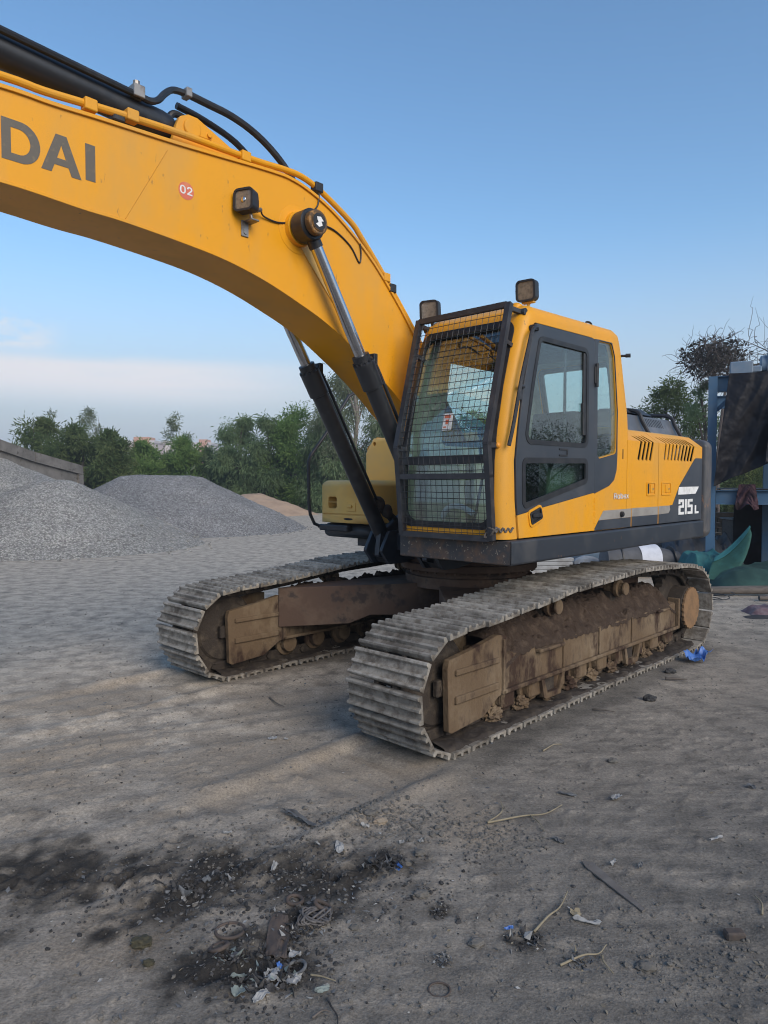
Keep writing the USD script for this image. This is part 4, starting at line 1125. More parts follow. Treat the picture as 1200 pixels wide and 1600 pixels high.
# ---- door
door = part('door', shell(.012, -.022, LEFT(DOOR.difference(SPLIT).difference(WIN_UP).difference(WIN_LO))), 'grey', smooth=25)
part('door_panel', shell(.012, -.022, LEFT(DOOR.intersection(SPLIT.buffer(-.001)))), 'yellow', door, smooth=25, label='yellow lower panel of the cab door')
part('upper_window', shell(.000, -.006, LEFT(WIN_UP.buffer(.002))), 'glass', door, smooth=False)
part('window_seal', shell(.016, .003, LEFT(WIN_UP.buffer(.012).difference(WIN_UP.buffer(-.022)))), 'rubber', door, smooth=25)
part('sliding_pane_edge', cat([box(.560, .590, 1.318, 1.330, 1.96, 2.66, .003), box(.285, .33, 1.335, 1.352, 2.02, 2.66, .003), box(.335, .352, 1.335, 1.36, 2.20, 2.27, .003)]), 'rubber', door)
part('lower_window', shell(.000, -.006, LEFT(WIN_LO.buffer(.002))), 'glass_dark', door, smooth=False)
part('window_seal', shell(.016, .003, LEFT(WIN_LO.buffer(.010).difference(WIN_LO.buffer(-.030)))), 'rubber', door, smooth=25)
HND = rnd([(1.113, 1.435), (.968, 1.476), (.940, 1.394), (1.088, 1.348)], .018)
part('door_handle', cat([as_tm(shell(.026, .005, LEFT(HND.difference(HND.buffer(-.012))))), as_tm(shell(.016, .013, LEFT(HND.buffer(-.012)))), as_tm(shell(.034, .018, LEFT(HND.buffer(-.02) ^ sg.box(.9, 1.41, 1.2, 1.43) if False else HND.buffer(-.02).intersection(sg.box(.9, 1.405, 1.2, 1.432)))))]), 'rubber', door)
part('handle_surround', shell(.020, .005, LEFT(HND.buffer(.018).difference(HND.buffer(.001)))), 'yellow', door)
part('latch_plate', shell(.018, .010, LEFT(sg.box(.575, 1.848, .70, 1.905).difference(sg.box(.587, 1.860, .70, 1.893)))), 'rubber', door)
part('hinge', cat([box(.118, .162, 1.35, 1.366, 2.44, 2.575, .004), cyl((.14, 1.366, 2.415), (.14, 1.366, 2.60), .014, n=10)]), 'rubber', door)
part('hinge', cat([cyl((.131, 1.350, 1.32 + i * .055), (.131, 1.350, 1.36 + i * .055), .010, n=8) for i in range(4)]), 'yellow', door)

# ---- front guard
GP_ = [(1.245, 2.885), (1.50, 1.915), (1.475, 1.695), (1.435, 1.265)]


def gx_at(z):
    return float(np.interp(-z, [-p[1] for p in GP_], [p[0] for p in GP_]))


def gbar(a, b, t=.028):
    a, b = np.array(a, float), np.array(b, float)
    u, v, d = frame_of(b - a)
    return hull([p + s * t * .5 * u + q * t * .5 * v for p in (a - d * .01, b + d * .01) for s in (-1, 1) for q in (-1, 1)])


GL, GR = .445, 1.262
fb = []
for yv in (GL, GR):
    for (xa, za), (xb_, zb) in zip(GP_[:-1], GP_[1:]):
        fb.append(gbar((xa, yv, za), (xb_, yv, zb), .042))
for x, z in (GP_[0], GP_[2], GP_[3]):
    fb.append(gbar((x, GL + .022, z), (x, GR - .022, z), .040))
guard = part('window_guard', cat(fb), 'guard', label='black welded steel guard frame over the cab front window')
gr = np.random.default_rng(5)
nV, W = 16, .0024
for i in range(1, nV):
    yv = GL + (GR - GL) * i / nV
    pts = [(x + .004 + gr.normal(0, .0015), yv + gr.normal(0, .0025), z) for x, z in GP_]
    part('guard_wire', tube(pts, W, 4), 'guard', guard)
zz = np.concatenate([np.arange(1.30, 1.69, .047), np.arange(1.735, 2.87, .049)])
for z in zz:
    x = gx_at(z) + .009
    part('guard_wire', tube([(x, GL, z + gr.normal(0, .002)), (x, (GL + GR) / 2, z + gr.normal(0, .003)), (x, GR, z + gr.normal(0, .002))], W, 4), 'guard', guard)
for yv, s in ((GR, 1), (GL, -1)):
    part('guard_bracket', cat([gbar((1.245, yv, 2.86), (1.07, yv + s * .02, 2.845), .03), cyl((1.11, yv + s * .01, 2.85), (1.11, yv + s * .05, 2.85), .026, n=12)]), 'guard', guard)
    part('guard_bracket', gbar((1.50, yv, 1.905), (1.37, yv + s * .01, 1.905), .034), 'guard', guard)
    part('guard_bracket', gbar((1.31, yv, 2.63), (1.20, yv - s * .0, 2.60), .030), 'guard', guard)
part('rope_lashing', cat([tube([(1.44 + .02 * math.sin(t * 2.1), 1.26 + .05 * math.cos(t * 1.3 + .5) * (1 - t / 40), 1.31 + .035 * math.sin(t * 1.7)) if t < 9 else (1.43 - (t - 9) * .014, 1.29 + (t - 9) * .007, 1.325 + .014 * math.sin(t * 2.6)) for t in np.arange(0, 18, .35)], .008, 5)]), 'wood', guard, label='frayed rope tying the guard to the cab corner')


# ---- work lamps
def lamp(x, y, z, az, tilt, name_label, s=.078, bracket=None):
    def put(m):
        m = as_tm(m).copy()
        m.apply_transform(trimesh.transformations.rotation_matrix(-tilt, (0, 1, 0)))
        m.apply_transform(trimesh.transformations.rotation_matrix(az, (0, 0, 1)))
        m.apply_translation((x, y, z))
        return m
    sq = rnd(sg.box(-s, -s, s, s), .034)
    small = np.array(rnd(sg.box(-s * .62, -s * .62, s * .62, s * .62), .02).exterior.coords)
    big = np.array(sq.exterior.coords)
    shell_ = hull(np.vstack([np.c_[np.full(len(big), .02), big], np.c_[np.full(len(big), -.035), big * .97], np.c_[np.full(len(small), -.085), small]]))
    rim = as_tm(prism_x(sq.difference(sq.buffer(-.014)), .018, .034))
    L = part('work_lamp', cat([put(shell_), put(rim)]), 'rubber', label=name_label)
    part('lamp_glass', put(prism_x(sq.buffer(-.0142), .021, .026)), 'lens', L)
    if z > 3.2:
        part('lamp_bulb', put(lump((.028, 0, 0), (.006, .018, .018), 2, 2, .02)), 'chrome', L)
    return L


la = lamp(.90, 1.19, 3.055, .10, -.06, 'square work lamp on the cab roof above the door')
part('lamp_bracket', cat([cyl((.88, 1.19, 2.91), (.88, 1.19, 2.985), .012, n=8), box(.86, .90, 1.14, 1.24, 2.968, 2.982, .004)]), 'yellow_dull', la)
lb = lamp(1.12, .45, 2.995, .30, -.1, 'square work lamp on the cab roof beside the boom')
part('lamp_bracket', cyl((1.08, .45, 2.86), (1.10, .45, 2.93), .014, n=8), 'guard', lb)

# ---- side panels, hood, counterweight
PROF = sg.Polygon([(1.340, 1.262), (1.340, 2.020), (1.200, 2.128), (1.193, 2.119), (1.331, 2.015), (1.331, 1.262)])


def slot(x_top, x_mid, x_bot, zt, zm, zb, w=.038):
    return prism_y(sg.Polygon([(x_top, zt), (x_mid, zm), (x_bot, zb), (x_bot - w, zb - .012), (x_mid - w, zm), (x_top - w, zt - .012)]).buffer(.004), 1.1, 1.5)


p1 = prism_x(PROF, -1.157, -.579)
for i in range(4):
    p1 = p1 - slot(-.705 - i * .083, -.758 - i * .084, -.700 - i * .083, 2.066 + i * .005, 2.012 + i * .003, 1.862)
p2 = prism_x(PROF, -2.287, -1.166)
for i in range(9):
    q = i * .0885
    p2 = p2 - slot(-1.275 - q, -1.325 - q, -1.285 - i * .0825, 2.083 + i * .001, 2.030 + i * .001, 1.875, .026 + .003 * i)
part('corner_filler', prism_x(PROF, -.5788, -.46) - cab_solid(.0005), 'yellow', cab)
sp1 = part('side_panel', p1, 'yellow', smooth=25, label='yellow side panel behind the cab with four slanted vents')
sp2 = part('side_panel', p2, 'yellow', smooth=25, label='rear yellow side panel with nine slanted vents')


def decal(name, p, m, parent, y=1.3405, t=.0025, label=None):
    return part(name, prism_y(p, y, y + t), m, parent, smooth=False, label=label)


DEC1 = sg.Polygon([(.125, 1.262), (.036, 1.340), (-.578, 1.346), (-.578, 1.262)])
cabdec = prism_y(sg.Polygon([(.120, 1.260), (.036, 1.340), (-.572, 1.346), (-.572, 1.260)]), 1.3405, 1.343)
part('dark_stripe', cabdec, 'grey', cab, smooth=False)
part('silver_stripe', prism_y(sg.Polygon([(.034, 1.3415), (-.048, 1.418), (-.572, 1.422), (-.572, 1.3475)]), 1.3405, 1.343), 'silver', cab, smooth=False)
decal('dark_stripe', sg.box(-1.155, 1.262, -.587, 1.349), 'grey', sp1)
decal('silver_stripe', sg.box(-1.155, 1.350, -.587, 1.425), 'silver', sp1)
BIG = sg.Polygon([(-1.174, 1.262), (-1.174, 1.350), (-1.416, 1.354), (-1.452, 1.390), (-1.440, 1.430), (-1.508, 1.432), (-1.671, 1.615), (-2.070, 1.890), (-2.105, 1.902), (-2.285, 1.904), (-2.285, 1.262)])
decal('dark_panel_print', BIG, 'grey', sp2)
decal('silver_stripe', sg.Polygon([(-1.174, 1.351), (-1.414, 1.355), (-1.450, 1.390), (-1.438, 1.428), (-1.174, 1.427)]), 'silver', sp2)
decal('white_badge', sg.Polygon([(-1.640, 1.560), (-1.662, 1.606), (-2.194, 1.608), (-2.170, 1.585), (-2.100, 1.534), (-1.640, 1.530)]), 'white', sp2, 1.3431)


def lettering(text, height, x0, z0, y, width=None, parent=None, m='white', name='lettering', bold=True, grow=0.0, depth=.0016):
    t = meshkit.text_mesh(text, height, depth, bold)
    v = t.vertices.copy()
    b0, b1 = v[:, :2].min(0), v[:, :2].max(0)
    s = (width / (b1[0] - b0[0])) if width else 1.0
    u = (v[:, 0] - b0[0]) * s
    w = (v[:, 1] - b0[1]) * (height / (b1[1] - b0[1]))
    t.vertices = np.stack([x0 - u, y + v[:, 2], z0 + w], 1)
    return part(name, t, m, parent, smooth=False)


# block numerals drawn as bars, as on the machine
def bars(rects, x0, z0, sx, sz):
    p = sg.Polygon()
    for a, b, c, d in rects:
        p = p.union(sg.box(a, b, c, d).buffer(.001))
    return affinity.affine_transform(p, [-sx, 0, 0, sz, x0, z0])


TWO = [(0, .82, .62, 1), (.42, .5, .62, 1), (.10, .44, .62, .60), (.0, 0, .22, .58), (0, 0, .62, .17), (0, .70, .2, 1)]
ONE = [(.74, 0, .95, 1)]
FIVE = [(1.05, .82, 1.66, 1), (1.05, .45, 1.26, 1), (1.05, .45, 1.66, .62), (1.46, 0, 1.66, .62), (1.05, 0, 1.66, .17)]
ELL = [(1.78, 0, 1.93, .56), (1.78, 0, 2.22, .14)]
decal('numerals', bars(TWO + ONE + FIVE, -1.655, 1.330, .226, .152), 'white', sp2, 1.3431)
decal('numerals', bars(ELL, -1.655, 1.330, .246, .152), 'white', sp2, 1.3431)
lettering('Robex', .056, -.236, 1.507, 1.3402, .292, cab, 'violet', depth=.0012)
lettering('Robex', .048, -.242, 1.511, 1.3416, .280, cab, 'white', bold=False)
for sp, x0, x1 in ((sp1, -1.088, -.898), (sp2, -1.458, -1.235)):
    part('latch_plate', cat([as_tm(prism_y(rnd(sg.box(x0, 1.528, x1, 1.655), .012).difference(rnd(sg.box(x0 + .014, 1.542, x1 - .014, 1.641), .01)), 1.3402, 1.3462)), as_tm(prism_y(sg.box(x0 + .03, 1.555, x1 - .085, 1.63), 1.3402, 1.3455))]), 'yellow', sp)
    part('lock', cyl((x0 + .055, 1.340, 1.59), (x0 + .055, 1.348, 1.59), .010, n=12), 'steel', sp)
part('latch_slot', prism_y(rnd(sg.box(-.955, 1.548, -.928, 1.638), .008), 1.3402, 1.3425), 'dark', sp1)
part('hinge_slot', prism_y(rnd(sg.box(-.408, 1.852, -.392, 1.938), .006), 1.3402, 1.3415), 'dark', cab)
part('filler_cap', cat([cyl((-.375, 1.340, 1.378), (-.375, 1.362, 1.378), .024, n=16), cyl((-.375, 1.362, 1.378), (-.375, 1.37, 1.378), .015, n=14)]), 'rubber', cab)
part('engine_bay', cat([plain_box(-2.27, -.60, -1.1, 1.12, 1.255, 2.06)]), 'dark')  # solid black filler put in so the vent slots show darkness
for i in range(5):
    part('duct', cyl((-1.62 - i * .10, 1.20, 1.70), (-1.56 - i * .10, 1.21, 2.0), .025, n=8), 'steel')
HOODP = sg.MultiPoint([(1.2, 2.088), (1.2, 2.127), (1.10, 2.150), (.6, 2.175), (-.6, 2.175), (-1.10, 2.150), (-1.2, 2.127), (-1.2, 2.088)]).convex_hull
part('engine_hood', cat([as_tm(prism_x(HOODP, -1.160, -.585)), as_tm(prism_x(HOODP, -2.285, -1.168))]), 'yellow_dull')
part('side_panel', cat([as_tm(prism_x(affinity.scale(PROF, -1, 1, origin=(0, 0)), -2.285, .02))]), 'yellow', label='yellow side panel on the far side of the hood')
# black slatted engine cover and bars on the hood
cv = prism_x(sg.MultiPoint([(.35, 2.15), (.40, 2.315), (.52, 2.345), (.88, 2.345), (1.00, 2.315), (1.075, 2.15)]).convex_hull, -2.36, -1.02)
for i in range(11):
    cv = cv - as_mf(plain_box(-1.56 - i * .042 - .020, -1.56 - i * .042, .9, 1.2, 2.215, 2.30))
ec = part('engine_cover', cv, mat('grey_engine_cover', (0.085, 0.09, 0.10), .4, (0.14, 0.14, 0.15), 6), label='black slatted engine cover on top of the hood')
for x in (-1.46, -2.30):
    part('strap', tube([(x + .04, 1.14, 2.12), (x + .02, 1.06, 2.25), (x, 1.0, 2.35), (x, .85, 2.385), (x, .5, 2.385)], .020, 8, 4), 'rubber', ec)
part('intake_lid', hull([(-1.36, .6, 2.35), (-1.92, .6, 2.35), (-1.36, .95, 2.345), (-1.92, .95, 2.345), (-1.40, .62, 2.41), (-1.80, .62, 2.42), (-1.42, .88, 2.40), (-1.80, .88, 2.415)]), 'rubber', ec)
cwp = sg.Polygon([(-2.290, 1.345), (-2.50, 1.345), (-2.64, 1.32), (-2.74, 1.25), (-2.82, 1.05), (-2.88, .75), (-2.93, .35), (-2.94, 0), (-2.93, -.35), (-2.88, -.75), (-2.82, -1.05), (-2.74, -1.25), (-2.64, -1.32), (-2.50, -1.345), (-2.290, -1.345)])
cw = rounded_prism(cwp, 1.045, 2.11, .09, 'z', 5)
cwm = as_mf(cw) ^ as_mf(plain_box(-4, -2.2915, -2, 2, 0, 3))
part('counterweight', cwm, mat('scuffed_counterweight', (0.060, 0.062, 0.068), .5, (0.12, 0.11, 0.105), 5, .44, .66, .9, .1, 50, .003, col3=(.22, .12, .07), scale3=7, lo3=.63, hi3=.72, rough2=.75), smooth=40)

# ---- right-hand tool box, tank, rail
tb = as_mf(rounded_prism(sg.Polygon([(.06, -1.345), (.665, -1.345), (.665, -.685), (.06, -.685)]), 1.15, 1.672, .06, 'z', 5)) ^ as_mf(plain_box(0, 2, -2, 2, 1.252, 3))
tb = tb - prism_x(rnd(sg.box(-1.252, 1.392, -1.128, 1.510), .025), .45, .9)
tb = tb - as_mf(plain_box(.655, .8, -1.33, -.70, 1.330, 1.342))
tbx = part('tool_box', tb, 'yellow_dull', label='yellow tool box with a small barred headlamp opening on the far front corner')
part('lamp_opening', plain_box(.46, .53, -1.25, -1.13, 1.39, 1.51), 'dark', tbx)
part('headlamp', lump((.55, -1.16, 1.45), (.04, .03, .03), 3, 2, .02), 'chrome', tbx)
part('lamp_bar', cyl((.662, -1.252, 1.455), (.662, -1.128, 1.455), .005, n=6), 'yellow_dull', tbx)
part('latch', cat([box(.664, .672, -.985, -.855, 1.37, 1.455, .003), box(.67, .69, -.955, -.90, 1.405, 1.43, .003)]), 'yellow_dull', tbx)
part('lid_knob', lathe((.45, -1.02, 1.668), (.45, -1.02, 1.69), [(0, .06), (.015, .055), (.022, .03)], 20), 'steel', tbx)
part('foot_slot', lump((.660, -.965, 1.292), (.008, .085, .014), 4, 2, .05), 'dark', tbx)
tk = prism_y(sg.MultiPoint([(.05, 1.252), (.05, 1.99), (-.07, 2.125), (-.50, 2.14), (-.565, 2.10), (-.565, 1.252)]).convex_hull, -1.348, -.50)
tkm = as_mf(rounded_prism(sg.Polygon([(-.50, 1.20), (-1.350, 1.20), (-1.350, 1.965), (-1.235, 2.120), (-.62, 2.120), (-.50, 1.965)]), -.565, .05, .035, 'x', 4)) ^ as_mf(plain_box(-2, 2, -2, 2, 1.252, 3))
tkm = tkm - as_mf(plain_box(.043, .2, -1.4, -.4, 1.638, 1.648)) - _remap(m3.Manifold.cylinder(.1, .022, .022, 16), [[0, 0, 1], [1, 0, 0], [0, 1, 0]], [0, -1.204, 2.058])
part('fuel_tank', tkm, 'yellow_dull', smooth=30, label='tall yellow tank with chamfered top behind the tool box')
rl = [(.660, -1.375, 1.205), (.735, -1.385, 1.235), (.790, -1.385, 1.33), (.806, -1.385, 1.45), (.811, -1.385, 1.86), (.775, -1.385, 1.93), (.588, -1.385, 2.133), (.25, -1.385, 2.56), (.12, -1.385, 2.62), (-.35, -1.385, 2.62), (-.45, -1.385, 2.55), (-.47, -1.37, 2.2), (-.47, -1.36, 1.9)]
part('handrail', tube(rl, .017, 10), 'guard', label='bent black handrail on the far side')
part('step_tread', cat([box(.62, .70, -1.36, -.95, 1.17, 1.23, .01), box(.655, .69, -1.39, -1.33, 1.19, 1.22, .004)]), 'guard')

# ---- boom
TOPL = [(6.35, 2.93), (5.9, 3.18), (5.3, 3.42), (4.75, 3.555), (4.144, 3.61), (3.897, 3.618), (3.636, 3.636), (3.218, 3.660), (2.847, 3.69), (2.64, 3.708), (2.44, 3.722), (2.32, 3.722), (2.167, 3.695), (1.957, 3.622), (1.735, 3.500), (1.496, 3.330), (1.241, 3.089), (1.024, 2.850), (.70, 2.46), (.35, 2.05), (.10, 1.80)]
BOTL = [(-.12, 1.66), (.12, 1.54), (.45, 1.72), (.80, 2.01), (1.07, 2.205), (1.30, 2.385), (1.60, 2.585), (1.957, 2.785), (2.268, 2.905), (2.553, 2.995), (2.85, 3.058), (3.164, 3.092), (3.516, 3.117), (3.736, 3.122), (4.152, 3.142), (4.7, 3.12), (5.3, 3.02), (5.9, 2.86), (6.3, 2.70)]


def spline(P, k=6):
    P = np.asarray(P, float); Q = np.vstack([2 * P[0] - P[1], P, 2 * P[-1] - P[-2]]); out = []
    for i in range(len(P) - 1):
        a, b, c, d = Q[i:i + 4]
        for t in np.linspace(0, 1, k, endpoint=False):
            out.append(0.5 * (2 * b + (c - a) * t + (2 * a - 5 * b + 4 * c - d) * t * t + (3 * b - a - 3 * c + d) * t ** 3))
    return np.array(out + [P[-1]])


tp, bt = spline(TOPL), spline(BOTL)


def offset_line(P, d):
    t = np.gradient(P, axis=0); t /= np.linalg.norm(t, axis=1, keepdims=True)
    return P + np.stack([-t[:, 1], t[:, 0]], 1) * d


bp = sg.Polygon(np.vstack([offset_line(tp, .0), offset_line(bt, .0)])).buffer(0)
side_l = prism_y(bp, -.198, .198)
topf = prism_y(sg.Polygon(np.vstack([offset_line(tp, -.008), offset_line(tp, .012)[::-1]])).buffer(0), -.212, .212)
botf = prism_y(sg.Polygon(np.vstack([offset_line(bt, -.004), offset_line(bt, .012)[::-1]])).buffer(0), -.204, .204)
foot = cyl((.0, -.30, 1.68), (.0, .30, 1.68), .12, n=28)
tip = cyl((6.32, -.24, 2.82), (6.32, .24, 2.82), .12, n=24)
boom = part('boom', cat([side_l, topf, botf, foot, tip]), 'yellow', smooth=20, label='big curved yellow boom of box section')
ew = bt[(bt[:, 0] > 1.4) & (bt[:, 0] < 4.6)]
kn = meshkit.noise(np.stack([np.linspace(0, 160, 900), 0 * np.linspace(0, 1, 900), 0 * np.linspace(0, 1, 900)], -1), 91) * (.35 + .65 * meshkit.noise(np.stack([np.linspace(0, 17, 900), 0 * np.linspace(0, 1, 900) + 3.3, 0 * np.linspace(0, 1, 900)], -1), 92))
ex_ = np.interp(np.linspace(0, 1, 900), np.linspace(0, 1, len(ew)), ew[:, 0]); ez_ = np.interp(np.linspace(0, 1, 900), np.linspace(0, 1, len(ew)), ew[:, 1])
part('bare_edge', prism_y(sg.Polygon(np.vstack([np.c_[ex_, ez_ - .004], np.c_[ex_, ez_ + np.maximum(.026 * (kn - .30), -.003)][::-1]])).buffer(0), .1983, .1989), mat('bare_chipped_edge', (.085, .05, .028), .7, (.16, .09, .035), 60), boom, smooth=False)
part('weld_seam', tube([(3.235, .1985, 3.60), (3.50, .1985, 3.135)], .0022, 5), 'yellow', boom)
part('stiffener', as_tm(prism_y(sg.Polygon([(2.30, 3.36), (2.19, 3.39), (1.50, 2.535), (1.60, 2.597)]), .195, .203)), 'yellow_dull', boom)
LET_D = sg.Polygon([(0, 0), (.5, 0)] + [(.5 + .5 * math.sin(a), .5 - .5 * math.cos(a)) for a in np.linspace(.1, PI - .1, 14)] + [(.5, 1), (0, 1)]).difference(sg.Polygon([(.24, .19), (.45, .19)] + [(.45 + .29 * math.sin(a), .5 - .31 * math.cos(a)) for a in np.linspace(.1, PI - .1, 12)] + [(.45, .81), (.24, .81)]))
LET_A = sg.Polygon([(0, 0), (.25, 0), (.325, .21), (.675, .21), (.75, 0), (1, 0), (.635, 1), (.365, 1)]).difference(sg.Polygon([(.39, .39), (.61, .39), (.50, .74)]))
LET_I = sg.box(0, 0, 1, 1)
for g, x0, z0, w_, h_ in ((LET_D, 4.142, 3.263, .186, .204), (LET_A, 3.953, 3.272, .208, .200), (LET_I, 3.722, 3.283, .054, .194)):
    part('lettering', prism_y(affinity.affine_transform(g, [-w_, 0, 0, h_, x0, z0]), .1985, .1998), 'decal_grey', boom, smooth=False)
part('round_sticker', prism_y(sg.Point(3.112, 3.403).buffer(.052, quad_segs=10), .1982, .1994), 'red_sticker', boom, smooth=False, label='round faded red sticker with a white 02')
lettering('02', .050, 3.155, 3.381, .1990, .084, boom, 'white', depth=.0014)
boss = cat([lathe((2.25, .15, 3.392), (2.25, .345, 3.392), [(0, .17), (.050, .165), (.053, .118), (.075, .112), (.088, .112)], 32), lathe((2.25, -.15, 3.392), (2.25, -.345, 3.392), [(0, .17), (.050, .165), (.053, .118), (.075, .112), (.088, .112)], 32)])
part('pin_boss', boss, 'yellow', boom)
# steel line along the upper left edge with its clamps
pip = [(4.9, .195, 3.60), (4.141, .185, 3.668), (3.93, .185, 3.674), (3.69, .185, 3.695), (3.49, .185, 3.712), (3.155, .185, 3.735), (2.843, .185, 3.745), (2.55, .185, 3.757), (2.36, .185, 3.772), (2.20, .185, 3.772), (2.02, .185, 3.722), (1.73, .185, 3.588), (1.62, .185, 3.50), (1.39, .185, 3.285), (1.00, .185, 2.880), (.7, .185, 2.53)]
part('hydraulic_line', tube(pip, .021, 10, 4), 'yellow', boom)
part('hydraulic_line', tube([(a, -.185, c) for a, b, c in pip], .021, 10, 4), 'yellow', boom)
for i, (x, z, mm) in enumerate(((3.69, 3.690, 'yellow'), (3.45, 3.722, 'yellow'), (2.68, 3.748, 'yellow'), (2.06, 3.738, 'rubber'), (1.36, 3.255, 'yellow'), (1.29, 3.185, 'rubber'))):
    part('line_clamp', rotz(box(x - .035, x + .035, .155, .218, z - .055 + .02, z + .03, .005), 0), mm, boom)
part('sensor_box', cat([box(3.49, 3.56, .13, .20, 3.665, 3.70, .006), tube([(3.46, .12, 3.72), (3.52, .10, 3.735), (3.58, .11, 3.73)], .012, 6, 4)]), 'rubber', boom)
# bracket that holds the foot of the arm cylinder
lug = sg.MultiPoint([(3.16, 3.70), (2.56, 3.73), (2.66, 3.775), (2.98, 3.905), (3.045, 3.905), (3.10, 3.875), (3.125, 3.82)]).convex_hull
lugb = lug.buffer(-.01).buffer(.01)
part('cylinder_bracket', cat([as_tm(prism_y(lugb, .088, .120)), as_tm(prism_y(lugb, -.120, -.088))]), 'yellow', boom)
part('bracket_pin', cat([cyl((3.02, -.14, 3.828), (3.02, .135, 3.828), .058, n=24, b=.006), as_tm(prism_y(sg.MultiPoint([(3.06, 3.87), (3.06, 3.79), (2.89, 3.80), (2.88, 3.835), (2.95, 3.87)]).convex_hull, .121, .131)), cyl((2.905, .12, 3.822), (2.905, .142, 3.822), .016, n=8)]), 'yellow', boom)
# lamp on the flank
lm = lamp(2.735, .275, 3.430, .38, .04, 'work lamp bolted to the flank of the boom', .072)
part('lamp_bracket', cat([box(2.64, 2.70, .20, .29, 3.322, 3.334, .003), box(2.665, 2.72, .1995, .208, 3.235, 3.335, .003), cyl((2.692, .205, 3.262), (2.692, .214, 3.262), .014, n=10), cyl((2.69, .275, 3.328), (2.70, .275, 3.37), .010, n=8)]), 'steel', lm)
part('cable_gland', cyl((2.64, .26, 3.40), (2.60, .25, 3.42), .014, n=8), 'steel', lm)
part('lamp_cable', cat([tube([(2.60, .25, 3.425), (2.55, .215, 3.40), (2.42, .206, 3.395), (2.28, .205, 3.44), (2.16, .204, 3.52), (2.075, .205, 3.60), (2.06, .21, 3.69)], .006, 6, 5), tube([(2.19, .30, 3.435), (2.10, .22, 3.475), (1.92, .206, 3.475), (1.75, .204, 3.40), (1.66, .204, 3.30), (1.64, .205, 3.36), (1.655, .21, 3.44)], .006, 6, 5)]), 'rubber', boom)


def ram(name, foot_, head_, f_gland, rb, rr, label, y_cap=None):
    """hydraulic cylinder: barrel with gland and ports, polished rod, eyes at both ends"""
    a, b = np.array(foot_, float), np.array(head_, float)
    L = np.linalg.norm(b - a); d = (b - a) / L
    g = L * f_gland
    c = part(name, cat([lathe(a, b, [(.06, rb * .6), (.10, rb), (g - .25, rb), (g - .245, rb * 1.22), (g - .05, rb * 1.22), (g - .04, rb * 1.02), (g + .015, rb * 1.0), (g + .02, rr * 1.1)], 28), cyl(a - np.array([0, .085, 0]), a + np.array([0, .085, 0]), .115, n=28, b=.008)]), 'black', label=label)
    u = np.cross(d, [0, 1, 0]); u /= np.linalg.norm(u)
    part('gland_bolt', cat([cyl(a + d * (g - .05) + rb * 1.08 * (math.cos(t) * u + math.sin(t) * np.array([0, 1, 0])), a + d * (g - .03) + rb * 1.08 * (math.cos(t) * u + math.sin(t) * np.array([0, 1, 0])), .011, n=6) for t in np.linspace(0, 2 * PI, 12, endpoint=False)]), 'black', c)
    part('rod', cyl(a + d * g, b - d * .07, rr, n=28), 'chrome', c)
    part('rod_eye', cat([cyl(b - d * .15, b - d * .06, rr * 1.15, n=24), cyl(b - np.array([0, .06, 0]), b + np.array([0, .06, 0]), .105, n=32, b=.008)]), 'black', c)
    return c, u, d, L, g


HEAD, FOOT = (2.25, 3.392), (.79, 1.04)
for s in (1, -1):
    yv = .305 * s
    c, u, d, L, g = ram('boom_cylinder', (FOOT[0], yv, FOOT[1]), (HEAD[0], yv, HEAD[1]), .652, .066, .043, 'near boom cylinder beside the cab' if s > 0 else 'far boom cylinder with its full barrel in view')
    part('pin_cap', cat([cyl((HEAD[0], yv + s * .06, HEAD[1]), (HEAD[0], yv + s * .115, HEAD[1]), .082, n=28, b=.006), cyl((HEAD[0], yv + s * .115, HEAD[1]), (HEAD[0], yv + s * .122, HEAD[1]), .060, n=24)]), mat('worn_pin_cap_%s' % ('near' if s > 0 else 'far'), (.10, .055, .02), .6, (.36, .18, .05), 24, .5, .62, .9), c)
    part('cap_disc', cyl((HEAD[0], yv + s * .1215, HEAD[1]), (HEAD[0], yv + s * .1245, HEAD[1]), .056, n=24), 'rubber', c)
    o = np.array([FOOT[0], yv, FOOT[1]])
    back = -u if u[2] > 0 else u
    back = np.array([-abs(d[2]), 0, d[0]])
    pts = [o + d * (g - .04) + back * .088, o + d * (g - .3) + back * .098, o + d * .55 + back * .09, o + d * .44 + back * .11]
    part('cylinder_line', cat([tube([p + np.array([0, s2 * .022, 0]) for p in pts], .013, 8, 4) for s2 in (-1, 1)] + [box(-.02, .02, -.05, .05, -.05, .05, .004).apply_translation(o + d * t + back * .085) for t in (g - .07,)]), 'black', c)
    part('port_block', cat([lump(o + d * .42 + back * .10, (.07, .06, .08), 3, 2, .25), lump(o + d * .34 + back * .12 + np.array([0, .05, 0]), (.05, .05, .06), 5, 2, .25)]), 'dark_mud', c)
    for s2 in (-1, 1):
        part('hose', tube([o + d * .36 + back * .13 + np.array([0, s2 * .03, 0]), o + d * .18 + back * .20 + np.array([0, s2 * .035, 0]), o + np.array([-.12, s2 * .05, .12]), o + np.array([-.30, s2 * .06, .16])], .021, 8, 5), 'rubber', c)
part('pin_mark', prism_y(sg.Polygon([(2.275, 3.42), (2.24, 3.425), (2.215, 3.40), (2.235, 3.395), (2.225, 3.37), (2.255, 3.355), (2.285, 3.37), (2.26, 3.385), (2.27, 3.40)]), .4300, .4310), 'white', boom, smooth=False)

